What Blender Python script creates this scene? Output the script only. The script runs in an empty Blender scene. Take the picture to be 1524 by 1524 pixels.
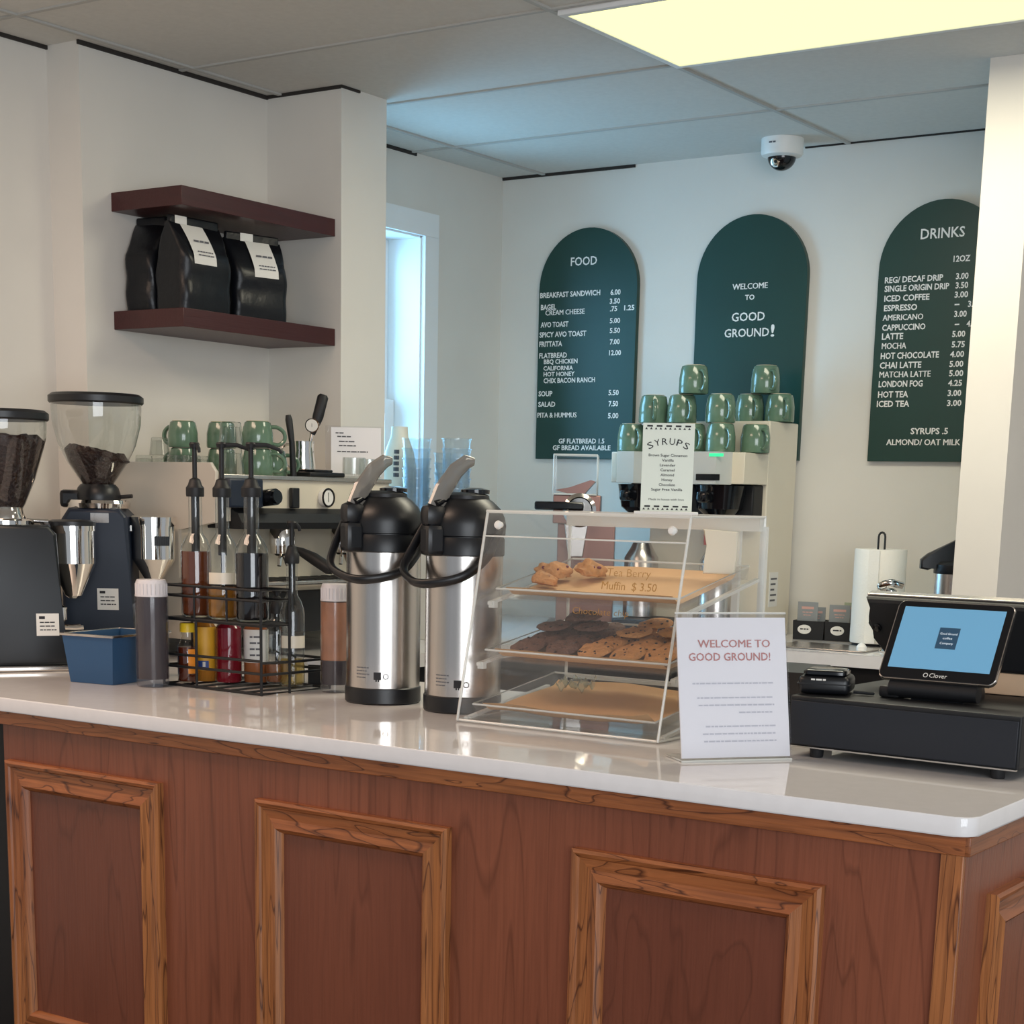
import bpy, bmesh, math, random
from mathutils import Vector, Matrix
random.seed(7)
S = bpy.context.scene
COL = S.collection
PI = math.pi
ZT = 0.914            # counter height
# ------------------------------------------------------------------ camera
cam_d = bpy.data.cameras.new('camera')
cam = bpy.data.objects.new('camera', cam_d)
COL.objects.link(cam)
cam_d.sensor_width = 36.0
cam_d.lens = 2542.7 / 1524 * 36
cam_d.shift_y = 0.32719
cam_d.clip_start = 0.05
r_, u_, b_ = (0.825409, 0.564108, 0.021963), (-0.130866, 0.15335, 0.979468), (0.549158, -0.811336, 0.200399)
cam.matrix_world = Matrix(((r_[0], u_[0], b_[0], 0), (r_[1], u_[1], b_[1], 0), (r_[2], u_[2], b_[2], 1.356), (0, 0, 0, 1)))
S.camera = cam
# ------------------------------------------------------------------ world, lights, exposure
S.view_settings.view_transform = 'Standard'
S.view_settings.look = 'None'
S.view_settings.gamma = 1.0
S.view_settings.use_curve_mapping = False
S.view_settings.exposure = 0.45
try:
    S.cycles.transparent_max_bounces = 32
    S.cycles.max_bounces = 12
    S.cycles.sample_clamp_indirect = 6.0
except Exception:
    pass
W = bpy.data.worlds.new('daylight'); S.world = W
W.use_nodes = True
W.node_tree.nodes['Background'].inputs[0].default_value = (0.82, 0.90, 1.0, 1)
W.node_tree.nodes['Background'].inputs[1].default_value = 0.35
def area(name, loc, target, sx, sy, power, col):
    l = bpy.data.lights.new(name, 'AREA'); l.shape = 'RECTANGLE'; l.size = sx; l.size_y = sy
    l.energy = power; l.color = col
    o = bpy.data.objects.new(name, l); COL.objects.link(o)
    o.location = loc
    d = Vector(target) - Vector(loc)
    o.rotation_euler = d.to_track_quat('-Z', 'Y').to_euler()
    return o
area('storefront_daylight', (1.9, -0.9, 1.45), (-1.0, 2.6, 0.8), 3.0, 2.2, 100, (0.90, 0.95, 1.0))
area('window_daylight', (-4.35, 4.62, 1.75), (-2.2, 4.75, 1.5), 1.1, 1.5, 46, (0.27, 0.66, 1.0))
area('fill_left_wall', (-3.0, 1.7, 2.49), (-3.0, 1.7, 0), 1.2, 0.6, 18, (1.0, 0.72, 0.54))  # unseen warm fill, added to tint and brighten the near left wall
area('fill_column', (0.1, 3.4, 2.49), (0.1, 3.4, 0), 1.2, 0.6, 11, (1.0, 0.88, 0.70))  # unseen warm fill, added to brighten the column by the till
# ------------------------------------------------------------------ materials
def lin(h):
    h = h.lstrip('#')
    o = []
    for i in (0, 2, 4):
        c = int(h[i:i+2], 16) / 255
        o.append(c / 12.92 if c <= 0.04045 else ((c + 0.055) / 1.055) ** 2.4)
    return (o[0], o[1], o[2], 1)
def newmat(name):
    m = bpy.data.materials.new(name); m.use_nodes = True
    nt = m.node_tree
    for n in list(nt.nodes): nt.nodes.remove(n)
    out = nt.nodes.new('ShaderNodeOutputMaterial')
    return m, nt, out
def setin(n, **k):
    for a, v in k.items():
        a = a.replace('_', ' ')
        if a in n.inputs: n.inputs[a].default_value = v
def mat(name, col, rough=0.5, metal=0.0, spec=0.5, coat=0.0, noise=0.0, nscale=20.0, bump=0.0, aniso=None, emis=0.0, stretch=None):
    m, nt, out = newmat(name)
    p = nt.nodes.new('ShaderNodeBsdfPrincipled')
    c = lin(col) if isinstance(col, str) else col
    setin(p, Base_Color=c, Roughness=rough, Metallic=metal, Specular_IOR_Level=spec, Coat_Weight=coat)
    if emis:
        setin(p, Emission_Color=c, Emission_Strength=emis)
    if noise or bump:
        tc = nt.nodes.new('ShaderNodeTexCoord'); mp = nt.nodes.new('ShaderNodeMapping')
        nt.links.new(tc.outputs['Object'], mp.inputs['Vector'])
        if stretch: mp.inputs['Scale'].default_value = stretch
        nz = nt.nodes.new('ShaderNodeTexNoise'); nz.inputs['Scale'].default_value = nscale; nz.inputs['Detail'].default_value = 6
        nt.links.new(mp.outputs[0], nz.inputs['Vector'])
        if noise:
            rp = nt.nodes.new('ShaderNodeValToRGB')
            rp.color_ramp.elements[0].position = 0.3; rp.color_ramp.elements[1].position = 0.7
            rp.color_ramp.elements[0].color = tuple(max(0, x * (1 - noise)) for x in c[:3]) + (1,)
            rp.color_ramp.elements[1].color = tuple(min(1, x * (1 + noise)) for x in c[:3]) + (1,)
            nt.links.new(nz.outputs[0], rp.inputs[0]); nt.links.new(rp.outputs[0], p.inputs['Base Color'])
        if bump:
            bp = nt.nodes.new('ShaderNodeBump'); bp.inputs['Strength'].default_value = bump; bp.inputs['Distance'].default_value = 0.01
            nt.links.new(nz.outputs[0], bp.inputs['Height']); nt.links.new(bp.outputs[0], p.inputs['Normal'])
    nt.links.new(p.outputs[0], out.inputs[0])
    return m
def clear(name, tint='#ffffff', refl=1.0, rough=0.02, body=0.0, bodycol='#ffffff', ior=1.45):
    """thin clear sheet: Fresnel reflection over straight-through light, with a little milky body"""
    m, nt, out = newmat(name)
    tr = nt.nodes.new('ShaderNodeBsdfTransparent'); tr.inputs[0].default_value = lin(tint)
    gl = nt.nodes.new('ShaderNodeBsdfGlossy'); gl.inputs['Roughness'].default_value = rough
    # Schlick's curve on the facing angle: the same from both sides of the sheet
    lw = nt.nodes.new('ShaderNodeLayerWeight'); lw.inputs[0].default_value = .5
    pw = nt.nodes.new('ShaderNodeMath'); pw.operation = 'POWER'; pw.inputs[1].default_value = 4.5
    nt.links.new(lw.outputs['Facing'], pw.inputs[0])
    mu = nt.nodes.new('ShaderNodeMath'); mu.operation = 'MULTIPLY_ADD'; mu.inputs[1].default_value = .75 * refl; mu.inputs[2].default_value = .035 * refl; mu.use_clamp = True
    nt.links.new(pw.outputs[0], mu.inputs[0])
    mx = nt.nodes.new('ShaderNodeMixShader')
    nt.links.new(mu.outputs[0], mx.inputs[0]); nt.links.new(gl.outputs[0], mx.inputs[2])
    if body:
        df = nt.nodes.new('ShaderNodeBsdfDiffuse'); df.inputs[0].default_value = lin(bodycol)
        m2 = nt.nodes.new('ShaderNodeMixShader'); m2.inputs[0].default_value = body
        nt.links.new(tr.outputs[0], m2.inputs[1]); nt.links.new(df.outputs[0], m2.inputs[2])
        nt.links.new(m2.outputs[0], mx.inputs[1])
    else:
        nt.links.new(tr.outputs[0], mx.inputs[1])
    nt.links.new(mx.outputs[0], out.inputs[0])
    return m
def wood(name, base, dark, light, axis='Z', ring=9.0, grain=1.0, rough=0.38, coat=0.12, fs=4.2, st=.09, dist=.25):
    """stained oak: long grain streaks along axis, pores, and cathedral figure"""
    m, nt, out = newmat(name)
    L = nt.links.new
    p = nt.nodes.new('ShaderNodeBsdfPrincipled'); setin(p, Roughness=rough, Coat_Weight=coat, Coat_Roughness=0.25)
    tc = nt.nodes.new('ShaderNodeTexCoord')
    def mapped(sc):
        mp = nt.nodes.new('ShaderNodeMapping'); mp.inputs['Scale'].default_value = sc
        L(tc.outputs['Object'], mp.inputs['Vector']); return mp.outputs[0]
    k = {'Z': (1, 1, st), 'X': (st, 1, 1), 'Y': (1, st, 1)}[axis]
    # figure: distorted stretched noise folded into rings
    n1 = nt.nodes.new('ShaderNodeTexNoise'); n1.inputs['Scale'].default_value = fs; n1.inputs['Detail'].default_value = 2.5; n1.inputs['Roughness'].default_value = .55; n1.inputs['Distortion'].default_value = dist
    L(mapped(k), n1.inputs['Vector'])
    mu = nt.nodes.new('ShaderNodeMath'); mu.operation = 'MULTIPLY'; mu.inputs[1].default_value = ring
    L(n1.outputs[0], mu.inputs[0])
    fr = nt.nodes.new('ShaderNodeMath'); fr.operation = 'FRACT'; L(mu.outputs[0], fr.inputs[0])
    r1 = nt.nodes.new('ShaderNodeValToRGB')
    e = r1.color_ramp.elements
    e[0].position = 0.0; e[0].color = (0, 0, 0, 1); e[1].position = 1.0; e[1].color = (0, 0, 0, 1)
    for pos, v in ((.10, .9), (.16, .25), (.55, .06), (.93, .12)):
        q = e.new(pos); q.color = (v, v, v, 1)
    L(fr.outputs[0], r1.inputs[0])
    # fine pores
    n2 = nt.nodes.new('ShaderNodeTexNoise'); n2.inputs['Scale'].default_value = 170; n2.inputs['Detail'].default_value = 3
    kk = tuple(1 if a == 1 else .035 for a in k)
    L(mapped(kk), n2.inputs['Vector'])
    r2 = nt.nodes.new('ShaderNodeValToRGB'); r2.color_ramp.elements[0].position = .42; r2.color_ramp.elements[1].position = .66
    L(n2.outputs[0], r2.inputs[0])
    # broad tone
    n3 = nt.nodes.new('ShaderNodeTexNoise'); n3.inputs['Scale'].default_value = 2.2; n3.inputs['Detail'].default_value = 3
    L(mapped(tuple(1 if a == 1 else .4 for a in k)), n3.inputs['Vector'])
    r3 = nt.nodes.new('ShaderNodeValToRGB'); r3.color_ramp.elements[0].position = .3; r3.color_ramp.elements[1].position = .7
    r3.color_ramp.elements[0].color = lin(base); r3.color_ramp.elements[1].color = lin(light)
    L(n3.outputs[0], r3.inputs[0])
    ml = nt.nodes.new('ShaderNodeMix'); ml.data_type = 'RGBA'
    sc = nt.nodes.new('ShaderNodeMath'); sc.operation = 'MULTIPLY'; sc.inputs[1].default_value = .85 * grain
    L(r1.outputs[0], sc.inputs[0]); L(sc.outputs[0], ml.inputs[0]); L(r3.outputs[0], ml.inputs[6]); ml.inputs[7].default_value = lin(dark)
    m2 = nt.nodes.new('ShaderNodeMix'); m2.data_type = 'RGBA'
    s2 = nt.nodes.new('ShaderNodeMath'); s2.operation = 'MULTIPLY'; s2.inputs[1].default_value = .32 * grain
    L(r2.outputs[0], s2.inputs[0]); L(s2.outputs[0], m2.inputs[0]); L(ml.outputs[2], m2.inputs[6]); m2.inputs[7].default_value = lin(dark)
    L(m2.outputs[2], p.inputs['Base Color'])
    bp = nt.nodes.new('ShaderNodeBump'); bp.inputs['Strength'].default_value = .12; bp.inputs['Distance'].default_value = .002; bp.invert = True
    L(r2.outputs[0], bp.inputs['Height']); L(bp.outputs[0], p.inputs['Normal'])
    L(p.outputs[0], out.inputs[0])
    return m
M = {}
M['wall'] = mat('painted wall', '#dad6ce', .7, noise=.03, nscale=3, spec=.3)
M['ceil'] = mat('ceiling tile', '#d0cec8', .85, noise=.03, nscale=60, spec=.2)
M['grid'] = mat('ceiling grid', '#b3b2ad', .6)
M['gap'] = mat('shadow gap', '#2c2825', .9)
M['trimw'] = mat('white trim paint', '#e6e8e8', .4)
M['floor'] = mat('floor boards', '#5a4636', .45, noise=.25, nscale=6, stretch=(1, 8, 1))
M['quartz'] = mat('white quartz', '#e2dfde', .05, spec=.5, noise=.02, nscale=40)
M['veneer'] = wood('stained oak veneer', '#7c4530', '#47200f', '#8d5138', 'Z', ring=10, grain=.6, fs=5.5, st=.10, dist=.35)
M['panelw'] = wood('stained oak recessed panel', '#6d3b2a', '#421e10', '#7c4632', 'Z', ring=9, grain=.5, fs=5.0, st=.2, dist=.4)
M['mouldv'] = wood('oak moulding upright', '#9c5c35', '#3c1608', '#b67642', 'Z', ring=10, grain=1.15, fs=18, st=.07, dist=.3)
M['mouldh'] = wood('oak moulding level', '#985430', '#381406', '#b06c3c', 'X', ring=10, grain=1.15, fs=17, st=.15, dist=.4)
M['mouldy'] = wood('oak moulding return', '#8a5030', '#451c0c', '#9c6038', 'Y', ring=9, grain=1.0, fs=15, st=.16, dist=.6)
M['shelfw'] = wood('mahogany shelf', '#3a1213', '#2a0c0b', '#431818', 'Y', ring=5, grain=.4, rough=.4, coat=.0)
M['black'] = mat('black plastic', '#0f1115', .38, noise=.08, nscale=200)
M['blackm'] = mat('matte black', '#0c0e12', .55)
M['blackg'] = mat('gloss black', '#0e0f13', .12)
M['rubber'] = mat('black rubber', '#101114', .7)
M['navy'] = mat('navy enamel', '#172334', .42, noise=.04, nscale=300)
M['navyb'] = mat('blue enamel', '#274c70', .45)
M['steel'] = mat('brushed steel', '#c9c3bd', .24, metal=1, noise=.06, nscale=90, stretch=(1, 1, .01))
M['chrome'] = mat('chrome', '#e0dcd6', .06, metal=1)
M['cream'] = mat('cream enamel', '#d8cfbc', .35)
M['white'] = mat('white plastic', '#e9e7e2', .4)
M['paper'] = mat('white paper', '#ecebee', .8, spec=.2)
M['label'] = mat('white label', '#dedcd6', .6)
M['ink'] = mat('grey ink', '#5e5e62', .8)
M['inkb'] = mat('black ink', '#26262a', .8)
M['inkp'] = mat('pale ink', '#c6c6ce', .8)
M['red'] = mat('brick red ink', '#be8682', .8)
M['clear'] = clear('clear acrylic', tint='#fcfcfc', refl=.8, body=.015)
M['edge'] = clear('acrylic edge', tint='#f0f4f2', refl=1.2, body=.62, bodycol='#f4f3ee')
M['glass'] = clear('clear glass', tint='#fcfcfd', refl=1.1)
M['thing_glass'] = clear('thick glass', tint='#f5f7f6', refl=2.1)
M['cupplastic'] = clear('cup plastic', tint='#f6fafc', refl=1.3, rough=.1, body=.05, bodycol='#e6f2fa')
M['green'] = mat('menu board green', '#123a33', .38, noise=.08, nscale=5)
M['mug'] = mat('sage glaze', '#5d7863', .14, coat=.4, noise=.12, nscale=25)
M['mugbase'] = mat('bare stoneware', '#c2b79c', .7)
M['bean'] = mat('coffee beans', '#2b1713', .4, noise=.5, nscale=120, bump=.9)
M['kraft'] = mat('parchment paper', '#deb586', .7, noise=.05, nscale=12, spec=.2)
M['bag'] = mat('black foil bag', '#0d0f14', .34, spec=.35, noise=.15, nscale=18, bump=.35)
M['cookie'] = mat('pale cookie dough', '#c58e58', .75, noise=.18, nscale=70, bump=.8)
M['cookied'] = mat('chocolate cookie dough', '#6a4c3f', .75, noise=.25, nscale=70, bump=.8)
M['choc'] = mat('chocolate chip', '#2a1710', .4)
# ------------------------------------------------------------------ mesh helpers
class B:
    """one mesh part: collects shapes, then build() links it as ONE object"""
    def __init__(s): s.bm = bmesh.new(); s.mi = 0
    def _done(s, geom_before):
        for f in s.bm.faces:
            if f.index == -1 or f not in geom_before: pass
    def face(s, vs):
        try:
            f = s.bm.faces.new(vs); f.material_index = s.mi; return f
        except ValueError: return None
    def box(s, x0, x1, y0, y1, z0, z1, bev=0, seg=2, rot=0, piv=None, mtx=None):
        vs = [s.bm.verts.new(Vector((x, y, z))) for z in (z0, z1) for y in (y0, y1) for x in (x0, x1)]
        fs = [s.face([vs[i] for i in q]) for q in ((0, 2, 3, 1), (4, 5, 7, 6), (0, 1, 5, 4), (1, 3, 7, 5), (3, 2, 6, 7), (2, 0, 4, 6))]
        if bev:
            es = list({e for f in fs for e in f.edges})
            r = bmesh.ops.bevel(s.bm, geom=es, offset=bev, segments=seg, profile=.5, affect='EDGES')
            vs = list({v for f in r['faces'] for v in f.verts} | {v for v in vs if v.is_valid})
            for f in r['faces']: f.material_index = s.mi
        if rot:
            c = Vector(piv) if piv else Vector(((x0 + x1) / 2, (y0 + y1) / 2, (z0 + z1) / 2))
            bmesh.ops.rotate(s.bm, cent=c, matrix=Matrix.Rotation(rot, 3, 'Z'), verts=vs)
        if mtx:
            for v in vs: v.co = mtx @ v.co
        return vs
    def lathe(s, prof, c=(0, 0), n=32, cap0=True, cap1=True, mtx=None, a0=0, a1=2 * PI):
        full = abs(a1 - a0 - 2 * PI) < 1e-6
        rings = []
        cnt = n if full else n + 1
        for r, z in prof:
            if r < 1e-6:
                rings.append([s.bm.verts.new((c[0], c[1], z))])
            else:
                rings.append([s.bm.verts.new((c[0] + r * math.cos(a0 + (a1 - a0) * i / n), c[1] + r * math.sin(a0 + (a1 - a0) * i / n), z)) for i in range(cnt)])
        for A, Q in zip(rings, rings[1:]):
            for i in range(n):
                j = (i + 1) % cnt
                if len(A) == 1 and len(Q) == 1: continue
                if len(A) == 1: s.face([A[0], Q[j], Q[i]])
                elif len(Q) == 1: s.face([A[i], A[j], Q[0]])
                else: s.face([A[i], A[j], Q[j], Q[i]])
        if cap0 and len(rings[0]) > 1 and full: s.face(list(reversed(rings[0])))
        if cap1 and len(rings[-1]) > 1 and full: s.face(rings[-1])
        vs = [v for r in rings for v in r]
        if mtx:
            for v in vs: v.co = mtx @ v.co
        return vs
    def cyl(s, p0, p1, r0, r1=None, n=20, caps=True):
        if r1 is None: r1 = r0
        p0 = Vector(p0); p1 = Vector(p1); d = p1 - p0
        q = d.to_track_quat('Z', 'Y').to_matrix().to_4x4()
        return s.lathe([(r0, 0), (r1, d.length)], n=n, cap0=caps, cap1=caps, mtx=Matrix.Translation(p0) @ q)
    def tube(s, pts, r, n=10, closed=False, caps=True, rs=None, flat=1.0):
        pts = [Vector(p) for p in pts]; N = len(pts); rings = []
        up = Vector((0, 0, 1)); prevx = None
        for i, p in enumerate(pts):
            if closed: t = (pts[(i + 1) % N] - pts[i - 1])
            else: t = pts[min(i + 1, N - 1)] - pts[max(i - 1, 0)]
            t.normalize()
            if prevx is None:
                a = up if abs(t.dot(up)) < .95 else Vector((1, 0, 0))
                x = t.cross(a).normalized()
            else:
                x = (prevx - t * prevx.dot(t)).normalized()
            prevx = x; y = t.cross(x)
            rr = rs[i] if rs else r
            rings.append([s.bm.verts.new(p + x * rr * flat * math.cos(2 * PI * k / n) + y * rr * math.sin(2 * PI * k / n)) for k in range(n)])
        R = rings + ([rings[0]] if closed else [])
        for A, Q in zip(R, R[1:]):
            for k in range(n): s.face([A[k], A[(k + 1) % n], Q[(k + 1) % n], Q[k]])
        if caps and not closed: s.face(list(reversed(rings[0]))); s.face(rings[-1])
        return [v for r_ in rings for v in r_]
    def prism(s, poly, a0, a1, plane='XZ', mtx=None, bev=0):
        """poly in the named plane, extruded along the remaining axis from a0 to a1"""
        def P(u, v, a): return {'XZ': (u, a, v), 'YZ': (a, u, v), 'XY': (u, v, a)}[plane]
        A = [s.bm.verts.new(P(u, v, a0)) for u, v in poly]; Q = [s.bm.verts.new(P(u, v, a1)) for u, v in poly]
        n = len(poly)
        f0 = s.face(list(reversed(A))); f1 = s.face(Q); fs = [f0, f1]
        for i in range(n): fs.append(s.face([A[i], A[(i + 1) % n], Q[(i + 1) % n], Q[i]]))
        vs = A + Q
        if bev:
            es = list({e for f in (f0, f1) for e in f.edges})
            r = bmesh.ops.bevel(s.bm, geom=es, offset=bev, segments=2, profile=.5, affect='EDGES')
            vs = list({v for f in r['faces'] for v in f.verts} | {v for v in vs if v.is_valid})
            for f in r['faces']: f.material_index = s.mi
        if mtx:
            for v in vs: v.co = mtx @ v.co
        return vs
    def grid(s, fn, nu, nv, thick=0):
        V = [[s.bm.verts.new(fn(i / nu, j / nv)) for j in range(nv + 1)] for i in range(nu + 1)]
        fs = [s.face([V[i][j], V[i + 1][j], V[i + 1][j + 1], V[i][j + 1]]) for i in range(nu) for j in range(nv)]
        if thick:
            bmesh.ops.solidify(s.bm, geom=[f for f in fs if f], thickness=thick)
    def sphere(s, c, r, sc=(1, 1, 1), nu=16, nv=10, mtx=None):
        m = Matrix.Translation(c) @ Matrix.Diagonal((sc[0], sc[1], sc[2], 1))
        if mtx: m = mtx @ m
        return s.lathe([(r * math.sin(PI * k / nv), -r * math.cos(PI * k / nv)) for k in range(nv + 1)], n=nu, mtx=m)
    def build(s, name, m, parent=None, loc=None, smooth=True, ang=35, rot=None):
        bmesh.ops.recalc_face_normals(s.bm, faces=s.bm.faces)
        if smooth:
            for e in s.bm.edges:
                if len(e.link_faces) == 2: e.smooth = e.calc_face_angle(0) < math.radians(ang)
            for f in s.bm.faces:
                # big flat faces stay flat, so a bevelled edge does not bend their shading
                f.smooth = f.calc_area() < 4e-4 or any(len(e.link_faces) == 2 and .008 < e.calc_face_angle(0) < .366 for e in f.edges)
        me = bpy.data.meshes.new(name); s.bm.to_mesh(me); s.bm.free()
        for x in (m if isinstance(m, (list, tuple)) else [m]):
            me.materials.append(M[x] if isinstance(x, str) else x)
        o = bpy.data.objects.new(name, me); COL.objects.link(o)
        if parent: o.parent = parent
        if loc: o.location = loc
        if rot: o.rotation_euler = rot
        return o
def tag(o, label, cat, group=None, kind=None):
    o['label'] = label; o['category'] = cat
    if group: o['group'] = group
    if kind: o['kind'] = kind
    return o
def thing(name, label, cat, loc=(0, 0, 0), rz=0, group=None):
    o = bpy.data.objects.new(name, None); COL.objects.link(o)
    o.empty_display_size = .05
    o.location = loc; o.rotation_euler = (0, 0, rz)
    return tag(o, label, cat, group)
def struct(o): o['kind'] = 'structure'; return o
def dup(o, loc=None, rz=None, label=None, group=None, parent=None):
    c = o.copy(); COL.objects.link(c)
    if parent: c.parent = parent
    if loc is not None: c.location = loc
    if rz is not None: c.rotation_euler = (0, 0, rz)
    if label: c['label'] = label
    if group: c['group'] = group
    for ch in [x for x in S.objects if x.parent == o]: dup(ch, parent=c)
    return c
def arc(c, r, a0, a1, n):
    return [(c[0] + r * math.cos(a0 + (a1 - a0) * i / n), c[1] + r * math.sin(a0 + (a1 - a0) * i / n)) for i in range(n + 1)]
def rrect(x0, x1, y0, y1, r, n=5):
    p = []
    for cx, cy, a in ((x1 - r, y0 + r, -PI / 2), (x1 - r, y1 - r, 0), (x0 + r, y1 - r, PI / 2), (x0 + r, y0 + r, PI)):
        p += arc((cx, cy), r, a, a + PI / 2, n)
    return p
def text(B_, txt, xl, xr, zb, cap, y=0, mtx=None, bold=.012, depth=.0012):
    """one line of lettering fitted between xl and xr with its baseline at zb, standing in the XZ plane and facing -Y"""
    cu = bpy.data.curves.new('lettering', 'FONT'); cu.body = txt; cu.size = 1; cu.offset = 0 if 'M' in txt else bold; cu.resolution_u = 2
    o = bpy.data.objects.new('lettering', cu); COL.objects.link(o)
    dg = bpy.context.evaluated_depsgraph_get(); dg.update()
    me = bpy.data.meshes.new_from_object(o.evaluated_get(dg))
    co = [v.co.copy() for v in me.vertices]
    polys = [tuple(p.vertices) for p in me.polygons]
    bpy.data.objects.remove(o); bpy.data.curves.remove(cu); bpy.data.meshes.remove(me)
    if not co: return
    x0 = min(c.x for c in co); x1 = max(c.x for c in co)
    sx = (xr - xl) / max(1e-6, x1 - x0); sz = cap / .70
    if txt == '-': sz = .03
    vs = []
    # a word with an M is thickened by laying three copies side by side (the font's own thickening fills the M in)
    for k, sh in enumerate((0, -bold, bold, -bold * .5, bold * .5) if 'M' in txt and bold > 0 else (0,)):
        q = [B_.bm.verts.new((xl + (c.x - x0 + sh) * sx, y - .00003 * k, zb + c.y * sz)) for c in co]
        for p in polys: B_.face([q[i] for i in p])
        vs += q
    if mtx:
        for v in vs: v.co = mtx @ v.co
def scribble(B_, x0, x1, z, h, seed, y=0, mtx=None):
    """a line of print too small to read: word-long dashes"""
    rd = random.Random(seed); x = x0
    while x < x1 - h:
        w = min(rd.uniform(1.5, 5) * h, x1 - x)
        vs = [B_.bm.verts.new(p) for p in ((x, y, z), (x + w, y, z), (x + w, y, z + h), (x, y, z + h))]
        B_.face(vs)
        if mtx:
            for v in vs: v.co = mtx @ v.co
        x += w + .6 * h
# ------------------------------------------------------------------ the room
b = B(); b.box(-4.0, 3.0, -2.6, 5.75, -.05, 0); struct(b.build('floor', 'floor', smooth=False))
b = B(); b.box(-4.0, 3.0, -2.6, 5.75, 2.511, 2.56); struct(b.build('ceiling', 'ceil', smooth=False))
# ceiling grid: narrow T bars
b = B()
for k in range(-1, 5):
    x = -2.446 + 1.187 * k
    if x > -3.79: b.box(x - .007, x + .007, -2.6, 5.48, 2.505, 2.511)
for k in range(-11, 3):
    y = 4.312 + .615 * k
    b.box(-3.81, 3.0, y - .007, y + .007, 2.506, 2.511)
struct(b.build('trim_1', 'grid', smooth=False))
# left wall: nearer stretch, the step, the pier, the window wall
b = B(); b.box(-4.0, -3.815, -2.6, 3.33, 0, 2.511); b.box(-4.0, -3.69, 3.33, 4.06, 0, 2.511)
struct(b.build('wall_left', 'wall', smooth=False))
b = B(); b.box(-4.0, -3.402, 4.06, 4.27, 0, 2.511); struct(b.build('pillar', 'wall', smooth=False))
WY0, WY1, WZ0, WZ1 = 4.30, 4.988, 1.06, 2.243
b = B()
b.box(-4.0, -3.815, 4.27, WY0, 0, 2.511); b.box(-4.0, -3.815, WY1, 5.60, 0, 2.511)
b.box(-4.0, -3.815, WY0, WY1, 0, WZ0); b.box(-4.0, -3.815, WY0, WY1, WZ1, 2.511)
struct(b.build('wall_left', 'wall', smooth=False))
b = B(); b.box(-4.0, 3.0, 5.48, 5.75, 0, 2.511); struct(b.build('wall_back', 'wall', smooth=False))
b = B(); b.box(-1.693, -1.566, 4.654, 5.48, 0, 2.511); struct(b.build('column', 'wall', smooth=False))
# thin dark strips painting the shadow line under the ceiling edge
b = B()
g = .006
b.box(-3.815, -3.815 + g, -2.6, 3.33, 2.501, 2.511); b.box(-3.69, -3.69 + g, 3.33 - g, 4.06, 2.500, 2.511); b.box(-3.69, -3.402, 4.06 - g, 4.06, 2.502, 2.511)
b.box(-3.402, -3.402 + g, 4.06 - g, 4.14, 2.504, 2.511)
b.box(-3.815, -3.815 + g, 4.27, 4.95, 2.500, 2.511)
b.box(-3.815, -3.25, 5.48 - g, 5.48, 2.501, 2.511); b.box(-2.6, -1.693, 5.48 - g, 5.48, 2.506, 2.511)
struct(b.build('gap_shadow_strip', 'gap', smooth=False))
# window in the left wall
win = bpy.data.objects.new('window_1', None); COL.objects.link(win); struct(win)
b = B()
cw = .078
b.box(-3.8149, -3.797, WY1, WY1 + cw, WZ0 + .0005, WZ1 - .0005); b.box(-3.8149, -3.797, WY0 - .02, WY1 + cw, WZ1, WZ1 + cw)
b.box(-3.83, -3.77, WY0 - .02, WY1 + cw + .02, WZ0 - .03, WZ0, bev=.005)
b.box(-3.995, -3.815, WY1 - .006, WY1, WZ0, WZ1); b.box(-3.995, -3.815, WY0, WY1, WZ1 - .006, WZ1)
struct(b.build('window_frame', 'trimw', win, smooth=False))
def sash(x, z0, z1):
    b = B(); w = .05
    b.box(x - .03, x, WY0, WY1 - .01, z0, z0 + w); b.box(x - .03, x, WY0, WY1 - .01, z1 - w, z1)
    b.box(x - .03, x, WY0, WY0 + w, z0 + w, z1 - w); b.box(x - .03, x, WY1 - .01 - w, WY1 - .01, z0 + w, z1 - w)
    o = struct(b.build('sash', 'trimw', win, smooth=False))
    b = B(); b.box(x - .018, x - .014, WY0 + w, WY1 - .01 - w, z0 + w, z1 - w); struct(b.build('pane', 'glass', o))
sash(-3.955, 1.62, WZ1); sash(-3.925, WZ0, 1.69)
# ------------------------------------------------------------------ ceiling light
t = thing('ceiling_light', 'lit rectangular troffer panel set into the tiled ceiling', 'ceiling light', (-1.83, 4.01, 2.505))
b = B(); X, Y = .605, .297
for q in ((-X, X, -Y, -Y + .018), (-X, X, Y - .018, Y), (-X, -X + .018, -Y + .018, Y - .018), (X - .018, X, -Y + .018, Y - .018)): b.box(*q, -.008, .006)
b.build('frame', 'trimw', t)
m, nt, out = newmat('lit diffuser'); e = nt.nodes.new('ShaderNodeEmission'); e.inputs[0].default_value = (1.0, .97, .42, 1); e.inputs[1].default_value = 1.15
nt.links.new(e.outputs[0], out.inputs[0]); M['lit'] = m
b = B(); b.box(-X + .018, X - .018, -Y + .018, Y - .018, -.005, -.001); b.build('diffuser', 'lit', t, smooth=False)
lamp = area('troffer_lamp', (-1.83, 4.01, 2.49), (-1.83, 4.01, 0), 1.16, 0.55, 15, (1.0, 0.93, 0.78))
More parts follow.
